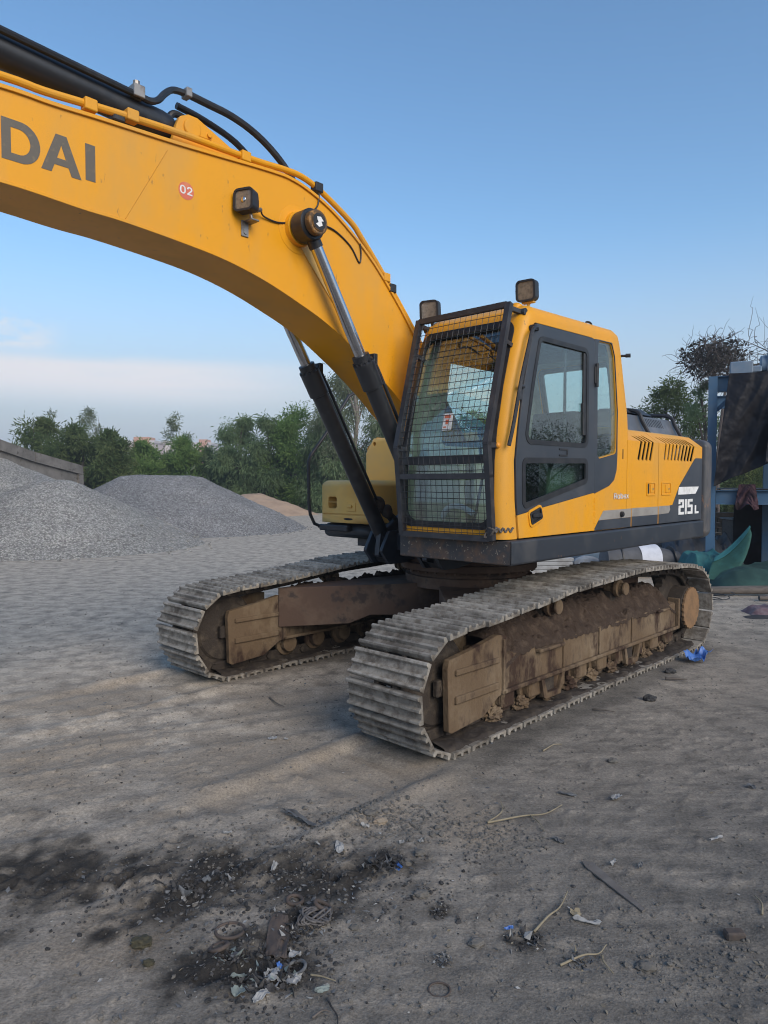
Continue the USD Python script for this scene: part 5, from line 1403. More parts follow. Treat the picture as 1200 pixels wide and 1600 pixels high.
# arm cylinder on top of the boom, its lines and hoses
A0, A1 = np.array([3.02, 0, 3.828]), np.array([5.95, 0, 3.99])
dA = (A1 - A0) / np.linalg.norm(A1 - A0); uA = np.array([-dA[2], 0, dA[0]])
ac = part('arm_cylinder', cat([lathe(A0, A1, [(.05, .05), (.10, .078), (.16, .085), (2.0, .085), (2.002, .105), (2.18, .105), (2.185, .07)], 32), cyl(A0 - np.array([0, .085, 0]), A0 + np.array([0, .085, 0]), .085, n=24)]), 'black', label='black arm cylinder lying on top of the boom')
part('rod', cyl(A0 + dA * 2.18, A1, .055, n=24), 'chrome', ac)
part('cylinder_line', tube([A0 + dA * 2.05 + uA * .055 + np.array([0, .105, 0]), A0 + dA * 1.2 + uA * .052 + np.array([0, .105, 0]), A0 + dA * .42 + uA * .052 + np.array([0, .105, 0]), (3.36, .10, 3.905), (3.29, .10, 3.90), (3.23, .09, 3.93), (3.17, .07, 4.00), (3.10, .05, 4.055), (2.98, .05, 4.068)], .020, 8, 5), 'black', ac)
part('line_clamp', cat([box(3.33, 3.40, .06, .13, 3.885, 3.955, .004), cyl((3.365, .09, 3.945), (3.365, .09, 3.985), .02, n=8)]), 'steel', ac)
part('hose_coupling', box(2.99, 3.03, .015, .085, 4.04, 4.095, .004), 'steel', ac)
part('hose', tube([(3.0, .05, 4.068), (2.86, .05, 4.062), (2.68, .05, 4.052), (2.50, .05, 4.01), (2.34, .05, 3.935), (2.20, .05, 3.83), (2.10, .05, 3.70)], .024, 10, 5), 'rubber', ac)
part('hose', tube([(3.10, -.03, 3.90), (3.06, -.03, 3.955), (2.98, -.03, 3.955), (2.80, -.03, 3.90), (2.60, -.03, 3.82), (2.45, -.03, 3.74)], .022, 10, 5), 'rubber', ac)
part('hose', tube([(3.0, -.09, 4.05), (2.80, -.09, 4.03), (2.55, -.09, 3.97), (2.35, -.09, 3.84), (2.22, -.09, 3.72)], .022, 10, 5), 'rubber', ac)
# arm (outside the picture, carries the far end of the arm cylinder)
arm = prism_y(sg.MultiPoint([(6.20, 2.72), (6.45, 2.78), (6.50, 3.0), (6.05, 4.02), (5.90, 4.05), (5.84, 3.95), (5.35, .95), (5.20, .75), (5.08, .85)]).convex_hull, -.15, .15)
part('arm', arm, 'yellow')
part('bucket', cat([as_tm(prism_y(sg.Polygon([(5.35, .95), (5.15, .95), (4.75, .62), (4.60, .32), (4.70, .08), (5.0, .0), (5.55, .03), (5.50, .06), (5.02, .05), (4.75, .14), (4.67, .34), (4.80, .58), (5.2, .85)]), -.52, .52))] + [as_tm(prism_y(sg.Polygon([(5.35, .95), (5.15, .95), (4.75, .62), (4.60, .32), (4.70, .08), (5.0, .0), (5.55, .03)]), s, s + .03)) for s in (-.54, .51)]), 'beam')

# ================================================================ the corner at the right: blue frame, tarpaulins, nets, heaps
def at(px, py, Y):
    return np.array([(px - 600) / 1102.3 * Y, Y, 1.652 + (754 - py) / 1102.3 * Y])


def ibeam(a, b, h=.2, w=.14, t=.012, up=(0, 0, 1)):
    a, b, up = np.array(a, float), np.array(b, float), np.array(up, float)
    d = (b - a) / np.linalg.norm(b - a)
    s = np.cross(d, up); s /= np.linalg.norm(s); u = np.cross(s, d)

    def bar(u0, u1, s0, s1):
        return hull([p + u * q + s * r for p in (a, b) for q in (u0, u1) for r in (s0, s1)])
    return cat([bar(h / 2 - t, h / 2, -w / 2, w / 2), bar(-h / 2, -h / 2 + t, -w / 2, w / 2), bar(-h / 2 + t, h / 2 - t, -t / 2, t / 2)])


FRZ = math.radians(-25)
FRO = (5.56, 12.0, 0)


def fr_at(x, y, z):
    c, s_ = math.cos(FRZ), math.sin(FRZ)
    return (FRO[0] + c * x - s_ * y, FRO[1] + s_ * x + c * y, z)


def on_frame(m):
    return rotz(m, FRZ, FRO)


fr = thing('steel_frame', 'blue painted steel platform frame standing right of the excavator', 'frame', (5.56, 12.0, 0), FRZ)
bs = M['blue_steel']
for (x, y, h, lb) in ((0, 0, 3.42, None), (0, 3.0, 3.42, None), (2.6, 0, 3.2, None), (2.6, 3.0, 3.42, None), (.92, 1.3, 3.2, None)):
    obj('post', ibeam((x, y, -.1), (x, y, h), .15, .14, .012, (0, 1, 0)), bs, fr, smooth=False)
for a, b, h in (((-.07, 0, 3.30), (3.4, 0, 3.30), .26), ((-.07, 3, 3.30), (3.4, 3, 3.30), .26), ((.075, 0, 1.40), (3.4, 0, 1.40), .24), ((0, 0.08, 1.38), (0, 2.93, 1.38), .2), ((0, .08, 3.30), (0, 2.93, 3.30), .22), ((.95, 1.3, .75), (3.2, 1.3, .75), .16), ((0.2, 3.0, 1.4), (3.4, 3.0, 1.4), .24)):
    obj('beam', ibeam(a, b, h, .13), bs, fr, smooth=False)
obj('brace', ibeam((.06, 0, 2.86), (.36, 0, 3.17), .06, .06, .01, (0, 1, 0)), bs, fr, smooth=False)
obj('brace', ibeam((.05, 0, .5), (.05, 2.9, 1.3), .06, .06, .01), bs, fr, smooth=False)
obj('deck_plate', plain_box(.1, 3.3, .1, 2.9, 1.525, 1.54), M['dark'], fr)
obj('edge_plate', rotz(box(.15, .42, -.05, .09, 1.523, 1.534, .002), .1), M['pale_slab'], fr)
obj('edge_plate', box(1.0, 1.5, -.06, .05, 1.524, 1.545, .002), M['blue_steel'], fr)
mb = thing('gear_box', 'small blue-grey box on top of the blue frame, left of the motor', 'machine part', fr_at(.42, 0, 3.43), FRZ)
obj('housing', box(-.17, .17, -.16, .16, .0, .21, .015), M['blue_grey'], mb)
obj('cover', box(-.02, .30, -.13, .13, .0, .13, .02), M['blue_grey'], mb)
mo = thing('drive_motor', 'blue-grey motor with an upright stub on top of the frame at the right edge', 'motor', fr_at(.98, .1, 3.43), FRZ)
obj('motor_body', cat([cyl((-.28, 0, .16), (.45, 0, .16), .16, n=20, b=.02)] + [box(-.18 + i * .07, -.16 + i * .07, -.175, .175, -.01, .335, .004) for i in range(7)]), M['blue_grey'], mo)
obj('stub', cyl((-.12, 0, .3), (-.12, 0, .52), .055, n=14), M['blue_grey'], mo)


def drape(x_top, x_bot, z_top, z_bot, Y, folds, seed, amp=.06, n=70, m=60, sway=.0, over=0.0):
    """hanging cloth between a top edge and a lower edge; each of the four is a function of u or a number"""
    f = lambda q, u: q(u) if callable(q) else q + 0 * u
    r = np.random.default_rng(seed)
    ph, fr_ = r.uniform(0, 6, 4), np.array(folds)

    def fn(u, v):
        x = f(x_top, u) * (1 - v) + f(x_bot, u) * v
        z = f(z_top, u) * (1 - v) + f(z_bot, u) * v
        q = np.stack([u * fr_[0] + v * 1.3 + ph[0], v * 1.1 + ph[1], 0 * u], -1)
        w = (1 - np.abs(2 * meshkit.noise(q, seed) - 1)) ** 1.5 + .5 * (1 - np.abs(2 * meshkit.noise(q * np.array([2.3, 1.6, 1]) + 7, seed + 2) - 1))
        p = np.stack([u * 5, v * 4, 0 * u], -1)
        y = Y - amp * (.4 + v) * 2.2 * (w - .6) - .16 * (meshkit.fbm(p, 3, seed) - .5) * (0.15 + v) - .03 * (meshkit.fbm(p * 5, 3, seed + 4) - .5) - sway * v
        y = y + over * np.maximum(.06 - v, 0) * 8
        return np.stack([x, y, z + .03 * (meshkit.noise(p * 2, seed + 1) - .5) * v], -1)
    return thick(sheet(n, m, fn), .006)


tz = lambda u: 3.455 + .0 * u
t1 = drape(lambda u: 5.80 + 1.9 * u, lambda u: 5.60 + 2.0 * u, lambda u: 3.450 - .012 * np.sin(u * 9), lambda u: 1.60 + .42 * smooth01(u * 2.2) + .05 * np.sin(u * 14), 11.82, (4.2, 7.5, 12), 401, .085, 130, 90, .05)
obj('tarpaulin', on_frame(t1), M['tarp'], smooth=True, label='big black tarpaulin hanging in folds over the blue frame', cat='tarpaulin')
obj('top_fold', on_frame(sheet(60, 14, lambda u, v: np.stack([5.80 + 1.9 * u, 11.84 + .45 * v, 3.452 + .03 * meshkit.noise(np.stack([u * 9, v * 3, 0 * u], -1), 3)], -1))), M['tarp'], stage.GetPrimAtPath('/World/tarpaulin'), smooth=True)
t2 = drape(lambda u: 6.42 + .72 * u, lambda u: 6.34 + .95 * u, lambda u: 2.92 + .3 * u, lambda u: 1.96 + .02 * np.sin(u * 12), 11.70, (2.2, 4.5), 403, .05, 50, 50, .02)
obj('tarpaulin', on_frame(t2), M['tarp_brown'], smooth=True, label='dusty brown tarpaulin flap hanging beside the black one at the right edge', cat='tarpaulin')
t3 = drape(lambda u: 5.95 + 2.6 * u, lambda u: 5.95 + 2.6 * u, 1.28, .05, 13.6, (3, 7), 404, .08, 50, 30)  # added backdrop sheet that makes the space under the platform dark
obj('tarpaulin', on_frame(t3), M['tarp'], smooth=True, label='added black backdrop sheet standing in for the darkness under the blue frame', cat='tarpaulin')
obj('rag', on_frame(drape(lambda u: 5.98 + .24 * u, lambda u: 5.92 + .36 * u, 1.62, lambda u: 1.24 - .05 * np.sin(u * 9), 11.90, (2, 5), 405, .03, 24, 24)), M['maroon'], smooth=True, label='maroon rag thrown over the middle beam of the blue frame', cat='rag')


def net_fn(u, v):
    a, b = at(1172, 822, 11.2), at(1118, 872, 11.3)
    p0, p1, p2 = at(1107, 905, 10.9), at(1168, 918, 10.8), at(1176, 836, 11.15)
    top = b * (1 - u)[:, None] + a * u[:, None] + np.array([0, 0, -.07]) * np.sin(PI * u)[:, None]
    low = p0 * ((1 - u) ** 2)[:, None] + p1 * (2 * u * (1 - u))[:, None] + p2 * (u ** 2)[:, None]
    p = top * (1 - v)[:, None] + low * v[:, None]
    p[:, 1] += (.06 * meshkit.noise(np.stack([u * 2 + v, v * 4 - u, 0 * u], -1), 5) + .05 * np.sin(v * 5 + u * 2)) * np.sin(PI * np.clip(u, .05, .95))
    return p


nt = obj('shade_net', thick(sheet(50, 40, net_fn), .005), M['net'], smooth=True, label='green shade net sagging from the blue post', cat='net')
obj('turquoise_edge', thick(sheet(50, 8, lambda u, v: net_fn(u, v * .22) + np.array([0, -.022, .01])), .005), M['net_blue'], nt, smooth=True)


def heap_sheet(x0, x1, y0, y1, h, seed, freq=2.2, nx=90, ny=50, ridge=.5, turn=0.0):
    def fn(u, v):
        x, y = x0 + (x1 - x0) * u, y0 + (y1 - y0) * v
        e = np.clip(np.minimum(u, 1 - u) * 6, 0, 1) * np.clip(np.minimum(v, 1 - v) * 4, 0, 1)
        p = np.stack([x * freq, y * freq, 0 * x], -1)
        n1 = 1 - np.abs(2 * meshkit.noise(p * np.array([1, .6, 1]), seed) - 1)
        n2 = 1 - np.abs(2 * meshkit.noise(p * 2.7 + 5, seed + 1) - 1)
        z = h * e ** .6 * (.45 + .4 * meshkit.fbm(p * .6, 2, seed + 2) + ridge * (.32 * n1 + .16 * n2))
        return np.stack([x, y, z + ground_height(x, y) - .03], -1)
    return sheet(nx, ny, fn)


obj('net_heap', heap_sheet(5.0, 8.2, 10.35, 11.7, .52, 411, 1.7), M['net_dark'], smooth=True, label='long heap of dark green netting on the ground under the blue frame', cat='net')
obj('net_heap', heap_sheet(5.0, 5.75, 11.3, 12.3, .62, 412, 3.5), M['net_blue'], smooth=True, label='small bunched turquoise net at the foot of the blue post', cat='net')
obj('sheeting_heap', heap_sheet(5.05, 6.6, 12.6, 14.0, .80, 413, 4.5, ridge=.8), M['grey_cloth'], smooth=True, label='crumpled dark grey sheeting heaped behind the blue post', cat='sheeting')
obj('sheeting_heap', heap_sheet(5.1, 5.9, 13.6, 14.6, 1.0, 414, 6.0), M['pale_slab'], smooth=True, label='pale bunched sheet showing behind the counterweight', cat='sheeting')
obj('rubbish_heap', heap_sheet(4.4, 5.4, 13.0, 14.2, .86, 415, 3.2), M['char'], smooth=True, label='black heap below the counterweight', cat='heap')

dr = thing('pipe_bundle', 'thick grey wrapped roll with a white paper label, behind the near track', 'roll', (4.55, 12.4, .26), math.radians(4))
obj('roll_body', lathe((-.70, 0, .02), (.68, 0, -.02), [(0, .16), (.01, .235), (.15, .262), (.55, .285), (.95, .272), (1.20, .215), (1.34, .19), (1.375, .12)], 40), M['grey_cloth'], dr)
av = np.linspace(PI * 1.02, PI * 1.98, 20)
obj('paper_label', thick(sheet(16, 20, lambda u, v: np.stack([-.12 + .36 * u + .01 * np.sin(v * 4), -.288 * np.cos((v - .12) * 1.9) * 1.0, .288 * np.sin((v - .12) * 1.9) + .012], -1)), .002), M['paper'], dr, smooth=True)
for i in range(2):
    obj('band', lathe((-.45 + i * .95, 0, .02), (-.43 + i * .95, 0, .02), [(0, .2), (0, .281 - .035 * i), (.02, .281 - .035 * i), (.02, .2)], 32), M['rubber'], dr)
ct = thing('cup', 'small white cup standing behind the roll with the paper label', 'cup', (4.87, 12.9, .0))
obj('cup_body', cat([cyl((0, 0, .0), (0, 0, .46), .05, n=14), lathe((0, 0, .46), (0, 0, .60), [(0, .04), (.0, .05), (.13, .065), (.14, .06)], 18)]), M['paper'], ct)
sl = thing('concrete_slab', 'stack of pale grey concrete slabs behind the near track', 'slab', (2.98, 13.0, 0), .12)
for i in range(4):
    obj('slab', box(-.48 + .03 * i, .42 + .02 * (i % 2), -.3, .3, .072 * i, .072 * i + .068, .012), M['pale_slab'], sl)
obj('sack', lump((3.72, 12.9, .15), (.26, .2, .15), 31, 3, .18), M['pale_slab'], smooth=True, label='pale sack lying right of the concrete slabs', cat='sack')
obj('tarpaulin', moved(lump((0, 0, 0), (.55, .3, .30), 37, 3, .2), (4.15, 13.6, .28)), M['blue_grey'], smooth=True, label='blue-grey covered bundle between the sack and the roll', cat='tarpaulin')
bk = thing('brick_stack', 'stack of pale bricks behind the blue post', 'bricks', (6.88, 14.6, 0), .05)
br = np.random.default_rng(9)
for row in range(12):
    for c in range(6):
        if row > 9 and c > 3 - (row - 9):
            continue
        x = -.72 + c * .245 + (row % 2) * .11 + br.normal(0, .008)
        obj('brick', rotz(box(x, x + .232, -.06 + br.normal(0, .012), .055, row * .104, row * .104 + .094 + br.normal(0, .002), .008), br.normal(0, .01)), M['brick'], bk, smooth=False)
cr = thing('crate', 'dark box with pale dust on its lid beside the bricks', 'crate', (6.98, 13.9, 0), -.05)
obj('crate_body', box(-.2, .26, -.25, .25, 0, .92, .01), M['wood'], cr)
obj('lid', box(-.23, .29, -.28, .28, .922, .955, .008), M['pale_slab'], cr)
for i, (a, b, r, lb) in enumerate((((4.75, 10.25, .07), (7.4, 9.9, .10), .055, 'longest grey pole lying in front of the green netting'), ((4.7, 10.45, .06), (6.6, 10.30, .08), .04, 'thin dark pole lying against the green netting'), ((5.2, 9.72, .05), (7.2, 9.55, .05), .035, 'short grey pole nearest the rags'))):
    obj('pole', tube([a, (np.array(a) + b) / 2 + np.array([0, .03, .015]), b], [r, r * .95, r * .8], 10, 5), M['wood'], smooth=True, label=lb, cat='pole')
obj('wire_loop', tube([(4.55 + .17 * math.cos(t) + .01 * t, 9.75 + .22 * math.sin(t), .02 + .008 * t) for t in np.arange(0, 13, .4)], .006, 5), M['rubber'], smooth=True, label='loop of black wire on the ground behind the near track', cat='wire')
obj('rag_heap', heap_sheet(4.55, 5.5, 8.62, 9.05, .15, 421, 9, 70, 40), M['purple_rag'], smooth=True, label='heap of grey-purple rags on the ground at the right edge', cat='rags')
obj('rag', moved(heap_sheet(-.16, .22, -.09, .10, .12, 422, 12, 40, 24), (4.98, 8.80, .08)), M['pink'], smooth=True, label='pink rag lying on top of the grey-purple rags', cat='rag')
obj('rag', heap_sheet(4.35, 5.3, 8.42, 8.66, .07, 423, 8, 50, 20), M['seat'], smooth=True, label='flat dark rag in front of the pink rag', cat='rag')
# trees at the right, outside the picture, that the cab door mirrors
tree('shade_tree', 'dark tree beyond the right edge, mirrored in the cab door window', 'tree', 18.0, 10.0, 3.3, 4.6, 'dark', 141, n=9000, size=(.09, .17))
tree('shade_tree', 'lower dark tree beyond the right edge beside the taller one', 'tree', 20.0, 13.5, 2.6, 5.4, 'dark', 142, n=7000, size=(.09, .17))

# ================================================================ litter on the ground
def ring(x, y, R, r, label, tilt=0.0, seed=0, group=None, m='rust'):
    q = np.random.default_rng(seed)
    a = np.linspace(0, 2 * PI, 40, endpoint=False)
    c = trimesh.creation.torus(R, r, 36, 8)
    c.vertices *= np.array([1, .93, 1])
    c.apply_transform(trimesh.transformations.rotation_matrix(tilt, (math.cos(seed), math.sin(seed), 0)))
    c.apply_translation((x, y, gz(x, y) + r * .6 + R * abs(math.sin(tilt)) * .5))
    obj('ring', c, M[m], smooth=True, label=label, cat='ring', group=group)


ring(-.352, 2.718, .030, .0075, 'small rusty ring lying alone above the other burnt rings', .1, 1)
ring(-.236, 2.655, .033, .008, 'rusty ring leaning on the tangle of burnt wire', .5, 2)
ring(-.568, 2.535, .052, .0065, 'large thin rusty ring around grey ash, leftmost pair', .05, 3)
ring(-.588, 2.445, .032, .008, 'thick rusty ring just below the large thin one', .35, 4)
ring(-.300, 2.330, .034, .006, 'pale grey ring among the torn paper scraps', .25, 5, m='scrap_grey')
ring(.180, 2.228, .035, .0035, 'thin dark wire ring half sunk in the soil near the bottom edge', .03, 6)
w_ = [(-.262 + .05 * math.cos(t * 2.3 + .4) * (1 + .25 * math.sin(t * .9)), 2.590 + .045 * math.sin(t * 2.9), gz(-.26, 2.59) + .012 + .008 * math.sin(t * 3.3)) for t in np.arange(0, 19, .22)]
obj('wire_tangle', tube(w_, .0045, 5), M['ash_iron'], smooth=True, label='tangle of burnt wire beside the rusty ring', cat='wire')


def crumple(name, label, cat_, x, y, w, h, m, rot, seed, lift=.018, group=None, n=9):
    q = np.random.default_rng(seed)
    k = q.uniform(.55, 1, 4)

    def fn(u, v):
        a, b = (u - .5) * w, (v - .5) * h
        p = np.stack([u * 3, v * 3, 0 * u + seed], -1)
        a = a * (1 - .5 * np.abs(v - .5) * k[0]) + .15 * w * (meshkit.noise(p * 1.7, seed) - .5)
        b = b * (1 - .5 * np.abs(u - .5) * k[1]) + .15 * h * (meshkit.noise(p * 1.7 + 9, seed) - .5)
        z = lift * (1.6 * np.abs(meshkit.noise(p, seed + 1) - .4) + .5 * meshkit.noise(p * 2, seed + 2))
        c, s = math.cos(rot), math.sin(rot)
        X, Y = x + a * c - b * s, y + a * s + b * c
        return np.stack([X, Y, ground_height(X, Y) + .004 + z], -1)
    return obj(name, thick(sheet(n, n, fn), .0012), M[m], smooth=25, label=label, cat=cat_, group=group)


for i, (x, y, w, h, m, lab) in enumerate((
        (-.310, 2.395, .055, .045, 'scrap', 'cream paper scrap standing up beside the rusty plate'), (-.372, 2.285, .085, .055, 'scrap', 'large pale paper scrap below the rusty plate'), (-.300, 2.270, .06, .06, 'scrap', 'crumpled pale scrap below the pale grey ring'),
        (-.470, 2.225, .07, .045, 'scrap_green', 'pale greenish foil scrap at the bottom left of the burnt litter'), (-.392, 2.190, .035, .075, 'scrap', 'upright pale strip lowest in the burnt litter'), (-.490, 2.310, .075, .022, 'scrap_green', 'thin pale green strip among charred rubbish'),
        (-.200, 2.220, .022, .065, 'scrap_green', 'single pale green leaf-shaped scrap on bare soil'), (-.740, 3.270, .055, .025, 'scrap', 'small pale strip above the burnt patch'), (-.200, 3.110, .085, .05, 'scrap', 'brightest white crumpled scrap at the upper edge of the burnt patch'),
        (-.300, 3.120, .03, .025, 'scrap', 'tiny white scrap left of the brightest white one'), (-.470, 2.950, .04, .028, 'scrap', 'white chip in the middle of the burnt patch'), (-.640, 2.870, .075, .018, 'scrap', 'curled white thread on black ash'),
        (-.730, 2.840, .045, .035, 'scrap_grey', 'grey foil piece on the black ash'), (.170, 3.170, .03, .025, 'scrap', 'white chip right of the burnt patch'), (.080, 3.150, .03, .03, 'scrap', 'pale chip between the burnt patch and the gravel spill'),
        (-.090, 3.300, .02, .055, 'scrap', 'short curled white strip beside the gravel spill'), (-.720, 4.480, .075, .05, 'scrap', 'white crumpled paper in front of the far track'), (-.630, 4.480, .035, .03, 'scrap', 'small white chip right of the crumpled paper'),
        (.970, 3.660, .13, .035, 'scrap_grey', 'long grey dry leaf right of the straw sticks'), (1.210, 3.610, .12, .05, 'scrap', 'curled white bark piece on the right-hand soil'), (.800, 3.180, .075, .03, 'scrap_grey', 'grey leaf below the straw sticks'),
        (.990, 2.980, .045, .03, 'scrap', 'white chip beside the tip of the metal strip'), (1.980, 3.740, .06, .045, 'scrap_grey', 'grey paper piece near the right edge'), (1.530, 3.180, .08, .02, 'scrap', 'thin pale splinter on the right-hand soil'),
        (.730, 2.625, .045, .055, 'straw', 'tan scrap on top of the torn white strip'), (.760, 2.580, .13, .025, 'scrap', 'torn white strip bent like a smile'), (1.100, 2.960, .07, .02, 'scrap_grey', 'grey flake right of the metal strip'))):
    crumple('paper_scrap', lab, 'scrap', x, y, w * .8, h * .8, m, i * 1.37, 500 + i, .014)
crumple('plastic_scrap', 'bright blue plastic scrap at the right end of the burnt patch', 'scrap', .058, 2.952, .03, .05, 'scrap_blue', .5, 601, .01)
crumple('plastic_scrap', 'blue spotted plastic piece beside the rusty plate', 'scrap', -.352, 2.335, .028, .03, 'scrap_blue', .2, 602, .015)
crumple('plastic_scrap', 'blue-grey wrapper in the litter clump at the centre right', 'scrap', .46, 2.53, .036, .014, 'scrap_blue', .1, 603, .012)
crumple('blue_rag', 'crumpled bright blue plastic rag beside the near track', 'rag', 2.90, 6.47, .26, .17, 'scrap_blue', .6, 604, .10, n=18)
crumple('rusty_plate', 'flat rusty brown metal plate in the burnt patch', 'plate', -.385, 2.485, .085, .27, 'rust', .10, 605, .010)
crumple('grey_sheet', 'bent grey sheet strip above the burnt patch', 'sheet metal', -.42, 3.42, .24, .05, 'scrap_grey', -.75, 606, .03)
ms = [(.855, 2.995, .0), (.89, 2.97, .0), (1.005, 2.64, .0), (.985, 2.645, .0), (.862, 2.93, 0)]
obj('metal_strip', moved(prism_z(sg.MultiPoint([(.858, 2.995), (.905, 2.985), (1.005, 2.648), (.990, 2.638), (.862, 2.950)]).convex_hull, 0, .006), (0, 0, gz(.93, 2.82) + .004)), mat('dull_metal_strip', (.120, .108, .098), .75, (.155, .142, .128), 20), smooth=False, label='pointed flat dark metal strip on the right-hand soil', cat='metal strip')
obj('brick_piece', moved(box(-.035, .035, -.02, .02, 0, .03, .006), (1.27, 2.49, gz(1.27, 2.49))), M['rust'], smooth=False, label='small reddish brick piece near the bottom right', cat='brick')


def stick(label, pts, r, m='straw', name='stick'):
    P = [(x, y, gz(x, y) + r + .004 + .006 * (i % 2)) for i, (x, y) in enumerate(pts)]
    obj(name, tube(P, np.linspace(r, r * .45, len(P)), 6, 5), M[m], smooth=True, label=label, cat='stick')


stick('long straw-coloured stick lying to the right of the gravel spill', [(.50, 3.34), (.68, 3.40), (.80, 3.44), (.90, 3.50)], .0055)
stick('short straw stem meeting the long stick in a fork', [(.50, 3.345), (.57, 3.42), (.60, 3.50), (.60, 3.57)], .0045)
stick('side shoot of the long straw stick', [(.72, 3.415), (.745, 3.34), (.755, 3.26)], .0035)
stick('curved straw stick above the litter clump', [(.55, 2.52), (.62, 2.60), (.68, 2.66), (.735, 2.76)], .005)
stick('straw stick near the bottom, forked to the right', [(.60, 2.335), (.69, 2.38), (.75, 2.40), (.79, 2.44)], .0045)
stick('short pale stem across the forked stick', [(.76, 2.39), (.752, 2.35), (.77, 2.30)], .0045)
stick('dark charred stick under the paper scraps', [(-.47, 2.30), (-.42, 2.27), (-.34, 2.22)], .006, 'char')
stick('straight pale twig right of the paper scraps', [(-.245, 2.295), (-.21, 2.28), (-.16, 2.262)], .004)
stick('thin grey twig at the bottom centre', [(-.22, 2.10), (-.19, 2.12), (-.165, 2.125)], .004, 'wood')
stick('dark hooked twig at the bottom centre', [(-.18, 2.18), (-.165, 2.14), (-.145, 2.11), (-.14, 2.06)], .004, 'char')
stick('pale splinter lying along the near track', [(1.52, 5.08), (1.60, 5.03), (1.66, 5.01)], .008, 'wood')
stick('short dark stick right of the near track', [(2.36, 5.86), (2.44, 5.82), (2.52, 5.80)], .014, 'wood')
stick('thin pale twig in front of the near track', [(.98, 4.28), (1.06, 4.36), (1.12, 4.38)], .005)
stick('short twig in front of the far track', [(-.88, 5.35), (-.80, 5.22), (-.74, 5.16)], .006, 'wood')
stick('pale twig near the right edge', [(1.44, 2.62), (1.47, 2.68), (1.475, 2.74)], .0045)


def clump(label, x, y, R, n, mats, seed):
    q = np.random.default_rng(seed)
    root = thing('litter_clump', label, 'litter', (x, y, gz(x, y)))
    for k, m in enumerate(mats):
        P = q.normal(0, R * .5, (n, 3)) * np.array([1, .8, .18]); P[:, 2] = np.abs(P[:, 2])
        D = q.normal(size=(n, 3)) * np.array([1, 1, .5])
        n = max(6, int(n * (1.5, .22, .8)[k]))
        P, D = P[:n] if n <= len(P) else np.vstack([P, P * .8]), D[:n] if n <= len(D) else np.vstack([D, D[:, [1, 0, 2]]])
        n = len(P)
        L = q.uniform(.2, 1.0, n) ** 1.5 * R * .36 + .004
        obj(('charred_bits', 'pale_bits', 'grey_bits')[k], leaves(P, D * np.array([1, 1, .6]), L, L * q.uniform(.08, .5, n), .7, seed + k), M[m], root, smooth=False, kind='stuff')
    return root


clump('dark clump of torn wrappers and leaves at the centre right', .52, 2.475, .085, 60, ('char', 'scrap', 'scrap_grey'), 701)
clump('small dark clump left of the torn wrappers', .215, 2.655, .05, 40, ('char', 'scrap', 'scrap_grey'), 702)
clump('small grey clump below the torn wrappers', .20, 2.365, .04, 36, ('scrap_grey', 'scrap', 'char'), 703)
clump('clump of dry stems and leaves right of the torn wrappers', .665, 2.365, .055, 40, ('scrap_grey', 'straw', 'char'), 704)
clump('charred bits around the leftmost rusty rings', -.53, 2.42, .10, 60, ('char', 'scrap_grey', 'scrap_green'), 705)
clump('charred bits and foil right of the rusty plate', -.31, 2.52, .07, 50, ('char', 'scrap', 'scrap_grey'), 706)
clump('burnt foil and thread at the left end of the burnt patch', -.80, 2.80, .12, 60, ('char', 'scrap', 'scrap_grey'), 707)
clump('black cinders at the right end of the burnt patch', .0, 2.965, .09, 60, ('char', 'char', 'scrap_grey'), 708)
clump('torn foil heap below the pale grey ring', -.36, 2.27, .09, 50, ('char', 'scrap', 'scrap_green'), 709)
for i, (x, y, s, m, lb) in enumerate(((-.865, 2.455, .036, 'clod_dark', 'large dark brown lump of soil left of the rings'), (-.805, 2.345, .020, 'clod_dark', 'small brown lump below the large one'), (.09, 2.985, .028, 'stone', 'smooth grey stone beside the blue scrap'), (-.11, 2.545, .018, 'stone', 'small pale pebble right of the wire tangle'),
        (-.02, 3.36, .035, 'tan_stone', 'tan stone in the gravel spill'), (-.07, 3.41, .030, 'stone', 'pale stone beside the tan one'), (.33, 2.455, .028, 'stone', 'grey pebble left of the litter clump'), (.89, 2.335, .032, 'stone', 'grey stone near the bottom right'), (.15, 2.755, .028, 'stone', 'flat grey stone above the small dark clump'),
        (.16, 3.06, .025, 'stone', 'round grey stone right of the blue scrap'), (2.02, 5.30, .05, 'char', 'black stone on the soil right of the near track'), (2.50, 6.10, .05, 'char', 'smaller black stone below the blue rag'), (1.35, 4.1, .03, 'stone', 'lone pebble on the right-hand soil'))):
    obj('stone', lump((x, y, gz(x, y) + s * .25), (s, s * .8, s * .5), 800 + i, 3, .45, 2.4), M[m], smooth=True, label=lb, cat='stone')


def scatter(name, n, xr, yr, size, m, seed, centre=None):
    q = np.random.default_rng(seed)
    if centre is None:
        t = q.uniform(0, 1, n)
        y = yr[0] + (yr[1] - yr[0]) * t ** 1.8
        x = (q.uniform(-1, 1, n)) * (.62 * y + .6) if xr is None else q.uniform(*xr, n)
    else:
        x, y = q.normal(centre[0], centre[2], n), q.normal(centre[1], centre[3], n)
    mx, my = to_machine(x, y)
    ok = ~((np.abs(mx) < 2.5) & (np.abs(np.abs(my) - 1.195) < .32))
    if centre is None:
        ok &= meshkit.fbm(np.stack([x * 1.6, y * 1.6, 0 * x], -1), 3, seed) > q.uniform(.30, .66, n)
    x, y = x[ok], y[ok]
    s = q.uniform(0, 1, len(x)) ** 3 * (size[1] - size[0]) + size[0]
    stones_at(np.stack([x, y, ground_height(x, y) + s * .15], 1), s, name, name, m)


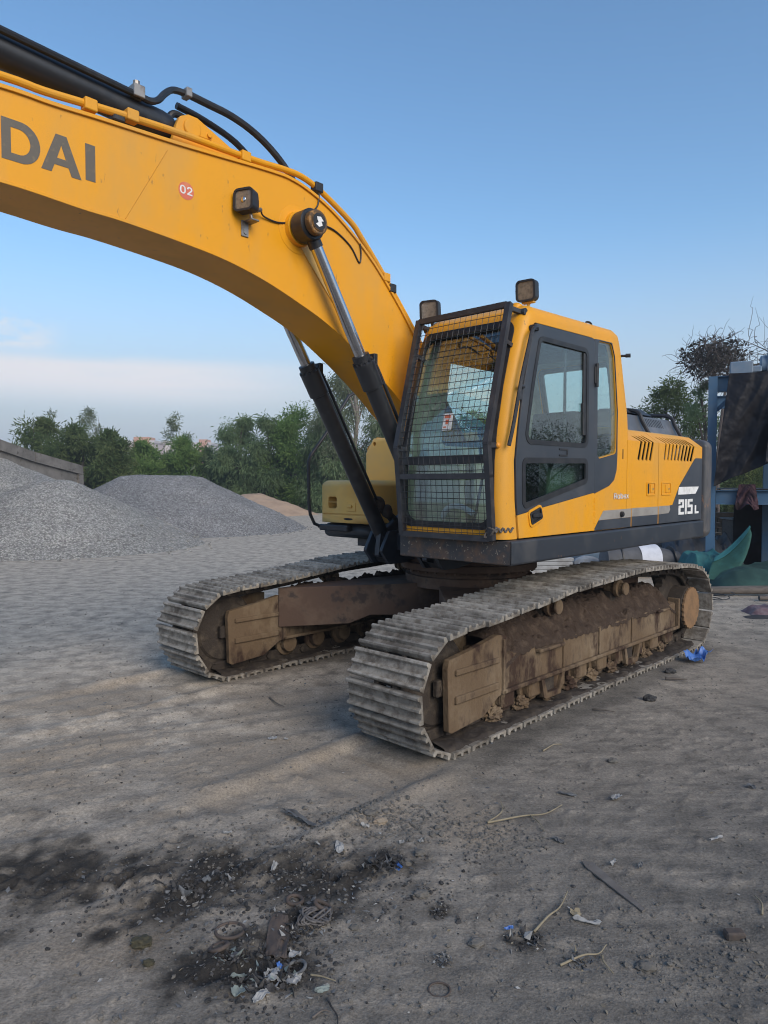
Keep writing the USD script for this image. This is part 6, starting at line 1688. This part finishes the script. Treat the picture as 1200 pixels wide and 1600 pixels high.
scatter('pebbles', 16000, None, (1.8, 11), (.002, .010), M['stone'], 901)
scatter('pebbles', 700, None, None, (.004, .017), M['stone'], 902, (.05, 3.40, .22, .12))
scatter('pebbles', 420, None, None, (.003, .012), M['stone'], 903, (.48, 3.22, .12, .10))
scatter('pebbles', 500, None, None, (.003, .012), M['stone'], 904, (-.45, 3.15, .35, .16))
scatter('pebbles', 500, None, None, (.003, .012), M['stone'], 905, (1.15, 2.35, .25, .14))
scatter('cinders', 1500, None, None, (.003, .013), M['char'], 906, (-.55, 2.85, .45, .16))
scatter('cinders', 600, None, None, (.003, .012), M['char'], 907, (-.42, 2.38, .14, .13))
scatter('clods', 3000, None, (1.9, 9), (.003, .012), M['clod'], 908)


def flakes(name, n, m, seed, size, cx=None):
    q = np.random.default_rng(seed)
    if cx is None:
        y = 1.8 + 7 * q.uniform(0, 1, n) ** 1.7; x = q.uniform(-1, 1, n) * (.62 * y + .5)
    else:
        x, y = q.normal(cx[0], cx[2], n), q.normal(cx[1], cx[3], n)
    P = np.stack([x, y, ground_height(x, y) + .004], 1)
    D = q.normal(size=(n, 3)) * np.array([1, 1, .15])
    L = q.uniform(*size, n)
    obj(name, leaves(P, D, L, L * q.uniform(.06, .35, n), .15, seed), M[m], smooth=False, kind='stuff')


flakes('leaf_litter', 420, 'straw_dull', 911, (.006, .026))
flakes('leaf_litter', 500, 'scrap_grey', 912, (.006, .032))
flakes('leaf_litter', 260, 'scrap', 913, (.006, .02))
flakes('leaf_litter', 500, 'char', 914, (.006, .03))
flakes('ash_flakes', 240, 'scrap', 915, (.006, .024), (-.45, 2.75, .35, .25))
flakes('ash_flakes', 380, 'scrap_grey', 916, (.008, .03), (-.4, 2.75, .4, .28))

# thin evening haze in the air
hz = usdkit.material(stage, '/World/Looks/haze_air', {'v': ('principled_volume', {'color': (0.90, 0.94, 1.0), 'density': 0.0011, 'anisotropy': 0.25})}, [], volume='v.volume')
obj('haze', plain_box(-2600, 2600, -1500, 2600, -2.5, 45), hz, smooth=False, kind='stuff')
